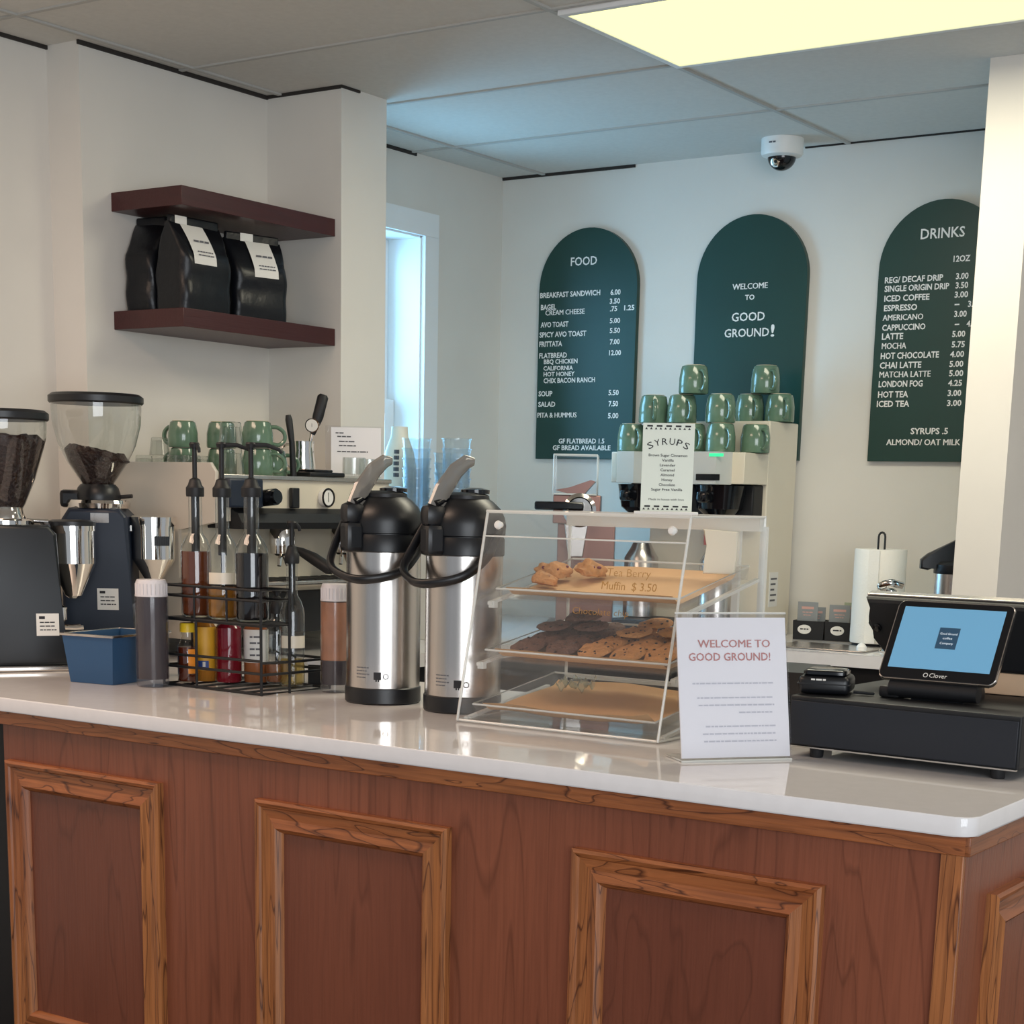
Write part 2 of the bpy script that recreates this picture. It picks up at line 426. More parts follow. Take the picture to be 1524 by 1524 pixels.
# ------------------------------------------------------------------ front counter
ct = B()
out_ = [(-3.81, 3.30), (-3.81, 2.395)] + arc((-.83 - .012, 2.395 + .028), .028, -PI / 2, 0, 6) + [(-.814, 3.30)]
ct.prism(out_, ZT - .0305, ZT - .0006, 'XY', bev=.003)
tag(ct.build('countertop', 'quartz'), 'long glossy white quartz countertop with a rounded corner on the wooden serving counter', 'countertop')
base = thing('serving_counter', 'red-brown stained oak serving counter with framed panels under the white top', 'counter', (-.83, 2.41, 0))
b = B(); b.box(-2.15, -.0, .014, .80, .09, ZT - .031); b.box(-2.13, -.03, .05, .78, 0, .09); b.build('body', 'veneer', base, smooth=False)
b = B(); b.box(-2.978, .004, 0, .014, ZT - .061, ZT - .031, bev=.002); b.build('top_band', 'mouldh', base)
b = B(); b.box(0, .004 + .006, .0, .80, ZT - .061, ZT - .031, bev=.002); b.build('end_band', 'mouldy', base)
b = B(); b.box(-.036, .0, .004, .014, .09, ZT - .061, bev=.002); b.build('corner_strip', 'mouldv', base)
def moulding(x0, x1, z0, z1, parent, name='panel_moulding'):
    """mitred picture-frame moulding standing off the counter face (local face y = .014)"""
    prof = [(0, 0), (0, .016), (.006, .019), (.012, .017), (.015, .013), (.034, .010), (.046, .014), (.052, .016), (.058, .011), (.062, .004), (.064, 0)]
    b = B(); loops = []
    for d, h in prof:
        loops.append([b.bm.verts.new(p) for p in ((x0 + d, .014 - h, z0 + d), (x1 - d, .014 - h, z0 + d), (x1 - d, .014 - h, z1 - d), (x0 + d, .014 - h, z1 - d))])
    for A, Q in zip(loops, loops[1:]):
        for k in range(4):
            b.mi = 1 if k in (0, 2) else 0
            b.face([A[k], A[(k + 1) % 4], Q[(k + 1) % 4], Q[k]])
    return b.build(name, ['mouldv', 'mouldh'], parent, ang=50)
for x0, x1 in ((-2.961, -2.495), (-2.233, -1.771), (-1.508, -1.049)):
    moulding(x0 + .83, x1 + .83, .158, .776, base)
    b = B(); b.box(x0 + .83 + .06, x1 + .83 - .06, .0125, .0145, .218, .716); b.build('panel', 'panelw', base, smooth=False)
mo = moulding(.12, .66, .158, .776, base); mo.rotation_euler = (0, 0, PI / 2); mo.location = (.014, 0, 0)
mo.name = 'panel_moulding'
# black block painting the shade in the open space under the top's far end
b = B(); b.box(-3.80, -2.985, 2.50, 3.28, 0, ZT - .031)
tag(b.build('undercounter_shade', 'blackm', smooth=False), 'dark block for the shaded space under the white counter beside the oak counter', 'cabinet')
# ------------------------------------------------------------------ counters behind
b = B()
b.prism([(-3.685, 3.302), (-2.97, 3.302), (-2.97, 4.86), (-1.70, 4.86), (-1.70, 5.475), (-3.81, 5.475), (-3.81, 4.275), (-3.40, 4.275), (-3.40, 4.055), (-3.685, 4.055)], ZT - .0395, ZT - .0006, 'XY', bev=.003)
tag(b.build('back_countertop', 'quartz'), 'white worktop along the back wall under the menu boards', 'countertop')
b = B(); b.prism([(-3.67, 3.32), (-3.0, 3.32), (-3.0, 4.9), (-1.72, 4.9), (-1.72, 5.46), (-3.80, 5.46), (-3.80, 4.29), (-3.39, 4.29), (-3.39, 4.04), (-3.67, 4.04)], 0, ZT - .04, 'XY')
tag(b.build('back_cabinet', 'blackm', smooth=False), 'black base cabinets under the worktop along the back wall', 'cabinet')
# ------------------------------------------------------------------ coffee grinders
M['navyd'] = mat('black navy enamel', '#0c1219', .45)
def label_plate(parent, x0, x1, z0, z1, y, seed, name='label', lines=3):
    b = B(); b.box(x0, x1, y - .0012, y, z0, z1); o = b.build(name, 'label', parent, smooth=False)
    b = B(); h = (z1 - z0)
    b.box(x0 + .12 * (x1 - x0), x0 + .38 * (x1 - x0), y - .0016, y - .0013, z1 - .24 * h, z1 - .12 * h)
    for k in range(lines): scribble(b, x0 + .15 * (x1 - x0), x1 - .12 * (x1 - x0), z1 - (.42 + .17 * k) * h, .05 * h, seed + k, y - .0015)
    b.build('print', 'inkb', o, smooth=False)
def grinder(label, loc, rz, d):
    t = thing('coffee_grinder', label, 'coffee grinder', loc, rz)
    hb, w0, w1, dp = d['hb'], d['w0'], d['w1'], d['dp']
    b = B()
    b.prism([(-w0, .012), (w0 + d['kick'], .012), (w0 + d['kick'] - .004, .035), (w1 + .01, .12), (w1, hb - .02), (w1 - .02, hb), (-w1 + .02, hb), (-w1, hb - .03)], -dp, dp, 'XZ', bev=.010)
    b.build('body', 'navyd' if d['plate'] else 'navy', t, ang=50)
    b = B(); b.box(-w0 - .012, w0 + d['kick'] + .006, -dp - .012, dp, 0, .014, bev=.004); b.build('base', 'steel' if d['plate'] else 'rubber', t)
    zn = d['neck']
    b = B()
    if d['collar']:
        b.lathe([(.080, hb), (.082, hb + .012), (.078, hb + .02)], n=36)
        b.build('adjusting_ring', 'chrome', t)
        b = B(); b.lathe([(.056, hb + .018), (.058, hb + .03), (.052, zn - .005), (.044, zn + .004)], n=32); b.box(-.095, -.02, -.03, .03, hb, hb + .045, bev=.01); b.cyl((.05, 0, hb + .028), (.088, -.01, hb + .032), .005)
        b.build('collar', 'black', t)
    else:
        b.lathe([(.05, hb), (.052, hb + .012), (.045, hb + .028), (.043, zn + .004)], n=32); b.lathe([(.07, hb), (.07, hb + .01), (.06, hb + .014)], n=32); b.cyl((.05, -.02, hb + .01), (.10, -.02, hb + .008), .006)
        b.build('adjusting_ring', 'chrome', t)
    h = B(); pr = d['hopper']; h.lathe(pr, n=48, cap0=False, cap1=False); h.build('hopper', 'thing_glass', t)
    zl = pr[-1][1]; rl = pr[-1][0]
    b = B(); b.lathe([(rl + .002, zl - .002), (rl + .006, zl + .002), (rl + .006, zl + .016), (rl - .004, zl + .023), (0, zl + .024)], n=48); b.build('lid', 'black', t)
    # beans: heap that fills the lower hopper, uneven on top
    b = B(); rd = random.Random(3); prof = [(max(.002, r - .0025), z) for r, z in pr if z < d['fill']]
    def rad(z):
        for (r0, z0), (r1, z1) in zip(pr, pr[1:]):
            if z0 <= z <= z1: return r0 + (r1 - r0) * (z - z0) / max(1e-6, z1 - z0)
        return pr[-1][0]
    rt = rad(d['fill']) - .003
    prof.append((rt, d['fill']))
    for k in range(1, 6): prof.append((rt * (1 - k / 6), d['fill'] + d['heap'] * math.sin(k * 1.1)))
    prof.append((0, d['fill'] + d['heap'] * .6))
    vs = b.lathe(prof, n=40, cap0=True, cap1=False)
    for v in vs:
        if v.co.z > d['fill'] - .002: v.co.z += rd.uniform(-.004, .004) + d['tilt'] * v.co.x
    b.build('beans', 'bean', t)
    # dosing chamber
    cx, cr, c0, c1, c2 = d['ch']
    b = B(); b.lathe([(.012, c2), (.02, c2 + .006), (cr, c1), (cr, c0 - .012), (cr + .003, c0 - .012), (cr + .003, c0)], c=(cx, -.01), n=36); b.build('dosing_chamber', 'chrome', t, ang=18)
    b = B(); b.lathe([(cr + .004, c0), (cr + .004, c0 + .010), (cr - .01, c0 + .014), (0, c0 + .014)], c=(cx, -.01), n=36); b.box(w1 - .02, cx, -.03, .03, c0 - .03, c0 + .006, bev=.004); b.build('chamber_lid', 'black' if not d['collar'] else 'chrome', t)
    if d['collar']:
        b = B()
        for k in range(7):
            a = -PI / 2 + .25 + k * .1
            b.box(cx + (cr + .001) * math.cos(a) - .004, cx + (cr + .001) * math.cos(a) + .004, -.01 + (cr + .0016) * math.sin(a) - .001, -.01 + (cr + .0016) * math.sin(a) + .001, c0 - .062, c0 - .038)
        b.build('badge', 'black', t, smooth=False)
    # portafilter fork and lever
    b = B(); b.tube([(w1 - .01, -.015, .10), (w1 + .05, -.02, .098), (w1 + .07, -.02, .10)], .006); b.tube([(w1 - .01, .02, .10), (w1 + .05, .02, .098), (w1 + .07, .02, .10)], .006)
    b.lathe([(.014, .115), (.02, .12), (.02, .15), (.012, .155)], c=(w1 + .012, -.02), n=16); b.build('fork', 'chrome', t)
    x0, x1, z0, z1 = d['lab']; label_plate(t, x0, x1, z0, z1, -dp, 5)
    if d['collar']:
        b = B(); b.box(-.008, .038, -dp - .0012, -dp, hb - .036, hb - .012); b.build('name_plate', 'steel', t, smooth=False)
    return t
grinder('dark navy grinder cut by the frame, its hopper full of dark beans', (-3.425, 2.815, ZT), math.radians(58),
        dict(hb=.351, w0=.115, w1=.108, dp=.10, kick=.02, plate=True, collar=False, neck=.388, fill=.553, heap=.012, tilt=0,
             hopper=[(.043, .388), (.05, .40), (.075, .46), (.098, .535), (.105, .56), (.106, .60)], ch=(.158, .055, .350, .258, .172), lab=(.052, .106, .086, .140)))
grinder('navy grinder with a half-empty clear hopper and chrome chamber behind the knock box', (-3.433, 3.125, ZT), math.radians(38),
        dict(hb=.392, w0=.088, w1=.084, dp=.078, kick=.004, plate=False, collar=True, neck=.448, fill=.525, heap=.016, tilt=-.18,
             hopper=[(.038, .448), (.045, .46), (.075, .505), (.098, .55), (.111, .60), (.114, .64), (.114, .655)], ch=(.140, .056, .362, .265, .20), lab=(.004, .058, .135, .19)))
# ------------------------------------------------------------------ knock box
t = thing('knock_box', 'open blue steel knock box for coffee grounds in front of the grinders', 'knock box', (-2.957, 2.717, ZT), math.radians(8))
def trough(b, x0, x1, y0, y1, fl, h, th, z0=0):
    o0 = [(x0 + fl, y0 + fl), (x1 - fl, y0 + fl), (x1 - fl, y1 - fl), (x0 + fl, y1 - fl)]; o1 = [(x0, y0), (x1, y0), (x1, y1), (x0, y1)]
    i1 = [(x0 + th, y0 + th), (x1 - th, y0 + th), (x1 - th, y1 - th), (x0 + th, y1 - th)]; i0 = [(x0 + fl + th, y0 + fl + th), (x1 - fl - th, y0 + fl + th), (x1 - fl - th, y1 - fl - th), (x0 + fl + th, y1 - fl - th)]
    R = [[b.bm.verts.new((x, y, z)) for x, y in q] for q, z in ((o0, z0), (o1, z0 + h), (i1, z0 + h), (i0, z0 + th))]
    b.face(list(reversed(R[0])))
    for A, Q in zip(R, R[1:]):
        for k in range(4): b.face([A[k], A[(k + 1) % 4], Q[(k + 1) % 4], Q[k]])
    b.face(R[3])
b = B(); trough(b, -.135, .012, -.008, .20, .012, .112, .004); b.build('box', 'navyb', t, smooth=False)
b = B(); b.box(-.139, .016, -.013, -.006, .108, .114, bev=.002); b.box(-.139, .016, .198, .205, .108, .114, bev=.002); b.box(-.14, -.133, -.012, .204, .108, .114, bev=.002); b.box(.01, .017, -.012, .204, .108, .114, bev=.002); b.build('rim', 'steel', t)
b = B(); b.cyl((-.131, .09, .09), (.008, .09, .09), .012); b.build('knock_bar', 'rubber', t)
# ------------------------------------------------------------------ squeeze bottles
M['clearpl'] = clear('cloudy squeeze plastic', tint='#f2f0f0', refl=.9, body=.05, rough=.12, bodycol='#e8e6ea')
M['cappl'] = mat('frosted cap plastic', '#d2cfd2', .4, spec=.5)
def liquid(name, col, dens=.85, tint=None, rough=.15):
    m, nt, out = newmat(name); p = nt.nodes.new('ShaderNodeBsdfPrincipled'); setin(p, Base_Color=lin(col), Roughness=rough, Specular_IOR_Level=.25)
    tr = nt.nodes.new('ShaderNodeBsdfTransparent'); tr.inputs[0].default_value = lin(tint or col); mx = nt.nodes.new('ShaderNodeMixShader'); mx.inputs[0].default_value = dens
    nt.links.new(tr.outputs[0], mx.inputs[1]); nt.links.new(p.outputs[0], mx.inputs[2]); nt.links.new(mx.outputs[0], out.inputs[0]); M[name] = m
liquid('mocha sauce', '#2a222a', 1); liquid('caramel streaks', '#b57e58', .92); liquid('amber syrup', '#6e3a22', .8, '#9a5428'); liquid('dark syrup', '#0e090c', .98)
liquid('gold syrup', '#b8863c', .45, '#e0b060'); liquid('red syrup', '#7c1224', .92, '#a01428'); liquid('honey', '#5a2414', .9, '#8a3a18'); liquid('pale syrup', '#c8b070', .25, '#efe0b0'); liquid('brown syrup', '#a0623c', .85)
M['caramel streaks'] = mat('caramel streaks', '#a87452', .3, noise=.30, nscale=22, stretch=(1, 1, .6))
def squeeze(label, loc, r, h, fills):
    t = thing('squeeze_bottle', label, 'bottle', loc)
    b = B(); b.lathe([(r * .9, 0), (r * .98, .003), (r * .98, .02), (r, .022), (r, h * .845), (r * .9, h * .85)], n=36); b.build('bottle_body', 'clearpl', t)
    for nm, z0, z1 in fills:
        b = B(); b.lathe([(r * .955, z0), (r * .955, z1)], n=36); b.build('sauce', nm, t)
    b = B(); b.lathe([(r * .93, h * .85), (r * .93, h * .975), (r * .86, h), (0, h)], n=36)
    for k in range(24):
        a = 2 * PI * k / 24; b.box(r * .93 * math.cos(a) - .001, r * .93 * math.cos(a) + .001, r * .93 * math.sin(a) - .001, r * .93 * math.sin(a) + .001, h * .86, h * .965)
    b.lathe([(r * .985, h * .845), (r * .985, h * .862)], n=36)
    b.build('cap', 'cappl', t)
squeeze('squeeze bottle of dark mocha sauce beside the blue knock box', (-2.882, 2.774, ZT), .0375, .242, [('mocha sauce', .018, .203)])
squeeze('caramel streaked squeeze bottle between the wire rack and the airpot', (-2.517, 2.985, ZT), .0335, .243, [('mocha sauce', .018, .072), ('caramel streaks', .0725, .203)])
t = thing('napkin_box', 'small black box with a white top behind the wire rack', 'box', (-2.640, 3.085, ZT), math.radians(25))
b = B(); b.box(-.03, .03, -.02, .03, 0, .046, bev=.002); b.build('box', 'blackm', t)
b = B(); b.box(-.032, .032, -.022, .032, .0462, .058, bev=.002); b.build('napkins', 'paper', t)
# ------------------------------------------------------------------ wire rack with syrups
t = thing('wire_rack', 'black two-tier wire rack holding syrup bottles on the counter', 'rack', (-2.574, 2.802, ZT), math.radians(-3))
b = B(); w = .0032; X0 = -.318
def loop(z, x0, x1, y0, y1): b.tube([(x0, y0, z), (x1, y0, z), (x1, y1, z), (x0, y1, z)], w, n=8, closed=True)
loop(w, X0, 0, 0, .218); 
for z in (.070, .045): b.tube([(X0, .088, z), (X0, .218, z), (0, .218, z), (0, .088, z)], w, n=8)
b.tube([(X0, 0, .072), (0, 0, .076)], w, n=8); b.tube([(X0, 0, .045), (0, 0, .048)], w, n=8)
for x in (X0, -.0): b.tube([(x, 0, .072), (x, .088, .070)], w, n=8); b.tube([(x, 0, .046), (x, .088, .045)], w, n=8)
loop(.207, X0, 0, 0, .088); loop(.230, X0, 0, 0, .088); loop(.155, X0, 0, 0, .088)
for x, y, z1 in ((X0, 0, .23), (0, 0, .23), (X0, .088, .23), (0, .088, .23), (X0, .218, .07), (0, .218, .07), (X0 + .11, 0, .155), (-.11, .218, .07), (X0 + .11, .218, .07)): b.tube([(x, y, 0), (x, y, z1)], w, n=8)
for x in (X0 + .105, X0 + .21): b.tube([(x, 0, .155), (x, 0, .23)], w * .8, n=8)
for k in range(1, 6): b.tube([(X0 * k / 6, 0, w), (X0 * k / 6, .218, w)], w * .8, n=6)
b.build('frame', 'blackm', t)
b = B(); b.box(X0, 0, -.001, .089, .150, .157, bev=.001); b.build('shelf', 'blackm', t)
def syrup_bottle(label, loc, r, zs, fill, arm, aimed=0, lab=False, group=None):
    """glass bottle with a pump: zs = shoulder, neck, cap, stem heights above its base"""
    sh, nk, cp, st = zs
    t = thing('syrup_bottle', label, 'bottle', loc, aimed, group)
    rn = r * .44
    b = B(); b.lathe([(r * .85, 0), (r * .97, .003), (r, .010), (r, sh - .012), (r * .95, sh), (r * .75, sh + (nk - sh) * .5), (rn * 1.15, nk - .006), (rn, nk), (rn, cp), (rn * 1.12, cp + .001)], n=36, cap1=False); b.build('bottle_glass', 'thing_glass', t)
    if fill:
        b = B(); b.lathe([(r * .82, .004), (r * .93, .008), (r * .95, .014), (r * .95, min(fill[1], sh - .01))], n=36); b.build('syrup', fill[0], t)
    if lab:
        b = B(); b.lathe([(r * 1.005, sh * .50), (r * 1.005, sh * .66)], n=36, cap0=False, cap1=False, a0=-2.6, a1=.2); b.build('label', 'cream', t)
    b = B(); b.lathe([(rn * 1.3, cp - .004), (rn * 1.35, cp), (rn * 1.35, cp + .016), (rn * 1.05, cp + .022), (rn * .8, cp + .034), (rn * .35, cp + .038)], n=24)
    b.cyl((0, 0, cp + .03), (0, 0, st - .006), .0055, n=12); b.cyl((0, 0, .02), (0, 0, cp), .0042, n=10); b.cyl((0, 0, nk - .05), (0, 0, cp), rn * .62, n=14)
    b.lathe([(.010, st - .012), (.012, st - .004), (.010, st), (0, st)], n=16)
    if arm: b.tube([(0, 0, st - .006), (arm * .5, 0, st - .005), (arm * .9, 0, st - .014), (arm, 0, st - .022)], .0045, n=10, rs=[.006, .005, .0045, .0035])
    b.build('pump', 'blackm', t)
    return t
ZU = ZT + .158
RA = math.radians(42)
syrup_bottle('pump bottle of amber brown syrup on the rack\'s upper shelf', (-2.826, 2.861, ZU), .0345, (.158, .192, .274, .390), ('amber syrup', .150), .016, RA - .8)
syrup_bottle('pump bottle of nearly used clear syrup between the amber and black ones', (-2.739, 2.857, ZU), .035, (.158, .192, .274, .390), ('gold syrup', .07), .068, RA, lab=True)
syrup_bottle('pump bottle of nearly black syrup on the rack\'s upper shelf', (-2.646, 2.852, ZU), .037, (.160, .195, .276, .390), ('dark syrup', .150), .068, RA)
syrup_bottle('small clear glass pump bottle low at the back of the wire rack', (-2.634, 2.972, ZT + .006), .0285, (.175, .21, .282, .373), ('pale syrup', .06), .018, RA, lab=True)
syrup_bottle('plain clear glass bottle beside the small pump bottle in the rack', (-2.692, 2.984, ZT + .006), .026, (.13, .155, .165, .22), ('brown syrup', .045), 0, RA)
t = thing('honey_jar', 'small honey bottle with a yellow cap under the rack\'s upper shelf', 'jar', (-2.846, 2.850, ZT + .006))
b = B(); b.lathe([(.021, 0), (.0235, .004), (.0235, .082), (.017, .095), (.0145, .10), (.0145, .118)], n=28, cap1=False); b.build('jar_glass', 'thing_glass', t)
b = B(); b.lathe([(.020, .003), (.0222, .006), (.0222, .082)], n=28); b.build('honey', 'honey', t)
M['yellow'] = mat('yellow cap', '#e2bd22', .4); M['orange'] = mat('orange label', '#e08a22', .5, noise=.1, nscale=12); M['ochre'] = mat('yellow label', '#d8a02a', .5, noise=.08, nscale=10)
b = B(); b.lathe([(.0175, .116), (.0175, .134), (.016, .137), (0, .137)], n=28); b.build('cap', 'yellow', t)
b = B(); b.lathe([(.0242, .022), (.0242, .078)], n=28, cap0=False, cap1=False, a0=-.75, a1=.5); b.build('label', 'orange', t)
t = thing('syrup_carton', 'yellow labelled bottle with a blue band low in the wire rack', 'bottle', (-2.846, 2.906, ZT + .006), RA)
b = B(); b.lathe([(.024, 0), (.0255, .004), (.0255, .126), (.016, .138), (.016, .142)], n=32); b.build('bottle_body', 'gold syrup', t)
b = B(); b.lathe([(.0259, .026), (.0259, .126)], n=32, cap0=False, cap1=False); b.build('label', 'ochre', t)
M['blueband'] = mat('blue print', '#26488c', .5)
b = B(); b.lathe([(.0262, .030), (.0262, .048)], n=32, cap0=False, cap1=False, a0=-2.3, a1=-1.2); o = b.build('band', 'blueband', t)
b = B(); b.lathe([(.0263, .034), (.0263, .046)], n=12, cap0=False, cap1=False, a0=-1.75, a1=-1.5); b.build('barcode', 'label', o)
t = thing('syrup_flask', 'bottle of deep red syrup in the lower tier of the rack', 'bottle', (-2.791, 2.928, ZT + .006))
b = B(); b.lathe([(.027, 0), (.0295, .004), (.0295, .125), (.018, .14), (.015, .142)], n=32); b.build('syrup', 'red syrup', t)
b = B(); b.lathe([(.0300, 0), (.0300, .126), (.019, .141)], n=32, cap0=False, cap1=False); b.build('bottle_glass', 'glass', t)
t = thing('juice_bottle', 'bottle with a white printed label beside the red syrup in the rack', 'bottle', (-2.748, 2.974, ZT + .006), RA)
b = B(); b.lathe([(.027, 0), (.0285, .004), (.0285, .122), (.018, .138), (.016, .142)], n=32); b.build('bottle_body', 'brown syrup', t)
b = B(); b.lathe([(.0289, .046), (.0289, .1225)], n=32, cap0=False, cap1=False); o = b.build('label', 'label', t)
b = B()
for k in range(4): scribble(b, -.014, .014, .062 + .014 * k, .004, 40 + k, -.0294)
b.build('print', 'ink', o, smooth=False)
# ------------------------------------------------------------------ airpots
M['smoke'] = clear('smoke clear lever', tint='#b8b4ae', refl=2.0, body=.35, bodycol='#b8b2aa')
t = thing('airpot', 'brushed steel airpot with a black pump lid beside the squeeze bottle', 'airpot', (-2.327, 2.921, ZT), math.radians(38.5), 'steel airpots on the counter')
ap = t
b = B(); b.lathe([(.080, 0), (.0825, .003), (.0825, .033), (.0805, .035)], n=56); b.build('base', 'black', t)
b = B(); b.lathe([(.0802, .034), (.0802, .324)], n=64); b.build('steel_body', 'steel', t)
b = B(); b.lathe([(.0805, .322), (.083, .324), (.083, .356), (.081, .359), (.081, .361), (.084, .363), (.085, .385), (.082, .400), (.073, .418), (.058, .432), (.050, .437), (.049, .444), (.036, .450), (0, .451)], n=56)
b.box(-.088, -.045, -.080, -.035, .322, .385, bev=.01, rot=math.radians(25)); b.box(-.09, -.042, -.075, -.03, .38, .425, bev=.014, rot=math.radians(25))
b.build('pump_head', 'black', t)
b = B(); b.tube([(-.062, -.055, .418), (-.048, -.045, .452), (-.022, -.032, .492), (.002, -.022, .512), (.016, -.016, .512)], .02, n=12, flat=.55, rs=[.020, .021, .019, .015, .008]); b.build('lever', 'smoke', t)
b = B(); b.cyl((-.062, -.066, .425), (-.04, -.038, .437), .008); b.cyl((-.05, -.05, .44), (-.03, -.03, .46), .006); b.lathe([(.03, .448), (.03, .456), (.012, .46), (0, .46)], c=(.02, 0), n=20); b.build('lever_pin', 'blackg', t)
b = B(); P = [(.084, -.012, .385), (.080, -.05, .355), (.068, -.078, .318), (.030, -.125, .282), (-.045, -.135, .268), (-.092, -.095, .278), (-.112, -.06, .298), (-.104, -.03, .335), (-.085, -.005, .383)]
def smooth_path(P, n=6):
    P = [Vector(p) for p in P]; out = []
    for i in range(len(P) - 1):
        p0, p1, p2, p3 = P[max(i - 1, 0)], P[i], P[i + 1], P[min(i + 2, len(P) - 1)]
        for k in range(n):
            s = k / n
            out.append(.5 * ((2 * p1) + (p2 - p0) * s + (2 * p0 - 5 * p1 + 4 * p2 - p3) * s * s + (3 * p1 - p0 - 3 * p2 + p3) * s ** 3))
    return out + [P[-1]]
b.tube(smooth_path(P), .0105, n=12, flat=.75); b.build('carry_handle', 'black', t)
def on_can(fn_pts, r): pass
b = B()
for k in range(4): scribble(b, -.062, -.030 - .006 * (k % 2), .078 - .007 * k, .0022, 70 + k, 0)
for v in b.bm.verts:
    a = v.co.x / .0804; v.co.y = -.0806 * math.cos(a); v.co.x = .0806 * math.sin(a)
b.build('print', 'ink', t, smooth=False)
b = B(); r = .0808
def patch(b, x0, x1, z0, z1, n=6):
    L = [(b.bm.verts.new((r * math.sin(x / r), -r * math.cos(x / r), z0)), b.bm.verts.new((r * math.sin(x / r), -r * math.cos(x / r), z1))) for x in [x0 + (x1 - x0) * i / n for i in range(n + 1)]]
    for (a0, a1), (c0, c1) in zip(L, L[1:]): b.face([a0, c0, c1, a1])
patch(b, -.020, -.004, .054, .070); patch(b, -.016, -.013, .050, .054); patch(b, -.011, -.008, .050, .054)
for k in range(10):
    a0, a1 = 2 * PI * k / 10, 2 * PI * (k + 1) / 10
    q = [(.006 + rr * math.cos(a), .061 + rr * math.sin(a)) for rr, a in ((.0065, a0), (.0065, a1), (.0045, a1), (.0045, a0))]
    b.face([b.bm.verts.new((r * math.sin(x / r), -r * math.cos(x / r), z)) for x, z in q])
b.build('emblem', 'inkb', t, smooth=False)
ap2 = dup(ap, (-2.109, 2.916, ZT), math.radians(37), 'brushed steel airpot half hidden by the clear pastry case')
for ch in [x for x in S.objects if x.parent == ap2 and x.name.startswith('carry_handle')]: ch.rotation_euler = (0, 0, math.radians(-18))
# ------------------------------------------------------------------ pastry case
CX0, CX1, CY0, CYT, CY1, CH = -2.004, -1.540, 2.752, 2.845, 3.155, .416
t = thing('pastry_case', 'clear acrylic three-tray pastry case with a slanted front on the counter', 'display case', (CX0, CY0, ZT))
W_, D_ = CX1 - CX0, CY1 - CY0; ft = CYT - CY0
def side(x):
    b = B(); b.prism([(0, 0), (D_, 0), (D_, CH), (ft, CH)], x, x + .004, 'YZ'); b.build('side_panel', 'clear', t, smooth=False)
side(0); side(W_ - .004)
b = B(); b.box(.004, W_ - .004, ft, D_, CH - .004, CH); b.build('top_panel', 'clear', t, smooth=False)
b = B(); b.box(.004, W_ - .004, .0, D_, .002, .006); b.build('base_panel', 'clear', t, smooth=False)
zd = .366
def fy(z): return ft * z / CH
b = B(); b.prism([(fy(.012), .012), (fy(.012) + .004, .012), (fy(zd) + .004, zd), (fy(zd), zd)], .006, W_ - .006, 'YZ'); b.build('front_flap', 'clear', t, smooth=False)
b = B(); b.prism([(fy(zd + .004), zd + .004), (fy(zd + .004) + .004, zd + .004), (ft + .004, CH), (ft, CH)], .006, W_ - .006, 'YZ'); b.build('front_strip', 'clear', t, smooth=False)
e = .0028
for x in (.002, W_ - .002):
    b = B(); b.tube([(x, 0, .003), (x, ft, CH - .002)], e, n=6); b.build('front_edge', 'edge', t)
b = B()
for x in (.002, W_ - .002):
    b.tube([(x, ft, CH - .002), (x, D_, CH - .002)], e, n=6); b.tube([(x, D_ - .002, .003), (x, D_ - .002, CH)], e * 1.2, n=6); b.tube([(x, 0, .004), (x, D_, .004)], e, n=6)
b.tube([(0, ft, CH - .002), (W_, ft, CH - .002)], e * 1.3, n=6); b.tube([(0, D_ - .002, CH - .002), (W_, D_ - .002, CH - .002)], e * 1.2, n=6)
b.tube([(0, .003, .004), (W_, .003, .004)], e, n=6)
b.box(.004, W_ - .004, D_ - .02, D_ - .004, CH - .03, CH - .003); 
b.build('panel_edges', 'edge', t)
b = B(); b.tube([(.004, fy(zd), zd), (W_ - .004, fy(zd), zd)], .0018, n=6); b.build('flap_edge', 'edge', t)
for x in (.035, W_ - .035):
    b = B(); z = CH - .028; b.cyl((x, fy(z) + .006, z), (x, fy(z) - .006, z), .006, n=16); b.lathe([(.009, 0), (.006, .006), (0, .008)], n=14, mtx=Matrix.Translation((x, fy(z) - .004, z)) @ Matrix.Rotation(PI / 2, 4, 'X')); b.build('hinge_knob', 'white', t)
for x in (W_ - .06, W_ - .002):
    b = B(); b.box(x - .007, x + .007, D_ - .006, D_ + .004, .004, CH - .02); b.build('back_post', 'edge', t, smooth=False)
b = B(); b.box(.0, W_, D_ - .004, D_, .125, .131); b.box(.0, W_, D_ - .004, D_, .06, .066); b.build('back_rail', 'edge', t, smooth=False)
TR = [(.105, .243, 11.0), (.070, .122, 8.6), (.030, .016, 8.0)]   # offset of the tray's front from the case's front foot, height, tilt
for f0, z0, tl in TR:
    a = math.radians(tl)
    for x in (.004, W_ - .014):
        b = B(); vs = b.box(x, x + .010, f0 - .01, f0 + .29, z0 - .012, z0 - .006)
        for v in vs: v.co.z += (v.co.y - f0) * math.tan(a)
        b.build('tray_rail', 'edge', t, smooth=False)
        b = B(); vs = b.box(x, x + .014, f0 - .006, f0 + .006, z0 - .02 if z0 > .05 else .006, z0 - .006); b.build('rail_stop', 'edge', t, smooth=False)
# handwriting on the front flap
m, nt, out = newmat('gold marker'); p = nt.nodes.new('ShaderNodeBsdfPrincipled'); setin(p, Base_Color=lin('#a5793f'), Roughness=.6); nt.links.new(p.outputs[0], out.inputs[0]); M['marker'] = m
b = B()
for txt, x0, x1, z, cp in (('Tea Berry', .300, .395, .300, .015), ('Muffin  $ 3.50', .292, .412, .275, .015), ('Chocolate chip', .235, .36, .226, .013)):
    mt = Matrix(((1, 0, .12, -.036), (0, 1, 0, 0), (0, 0, 1, 0), (0, 0, 0, 1)))
    b = B(); text(b, txt, x0, x1, z, cp, bold=-.012)
    for v in b.bm.verts: v.co.y = fy(v.co.z) - .0006
    b.build('handwriting', 'marker', t, smooth=False)
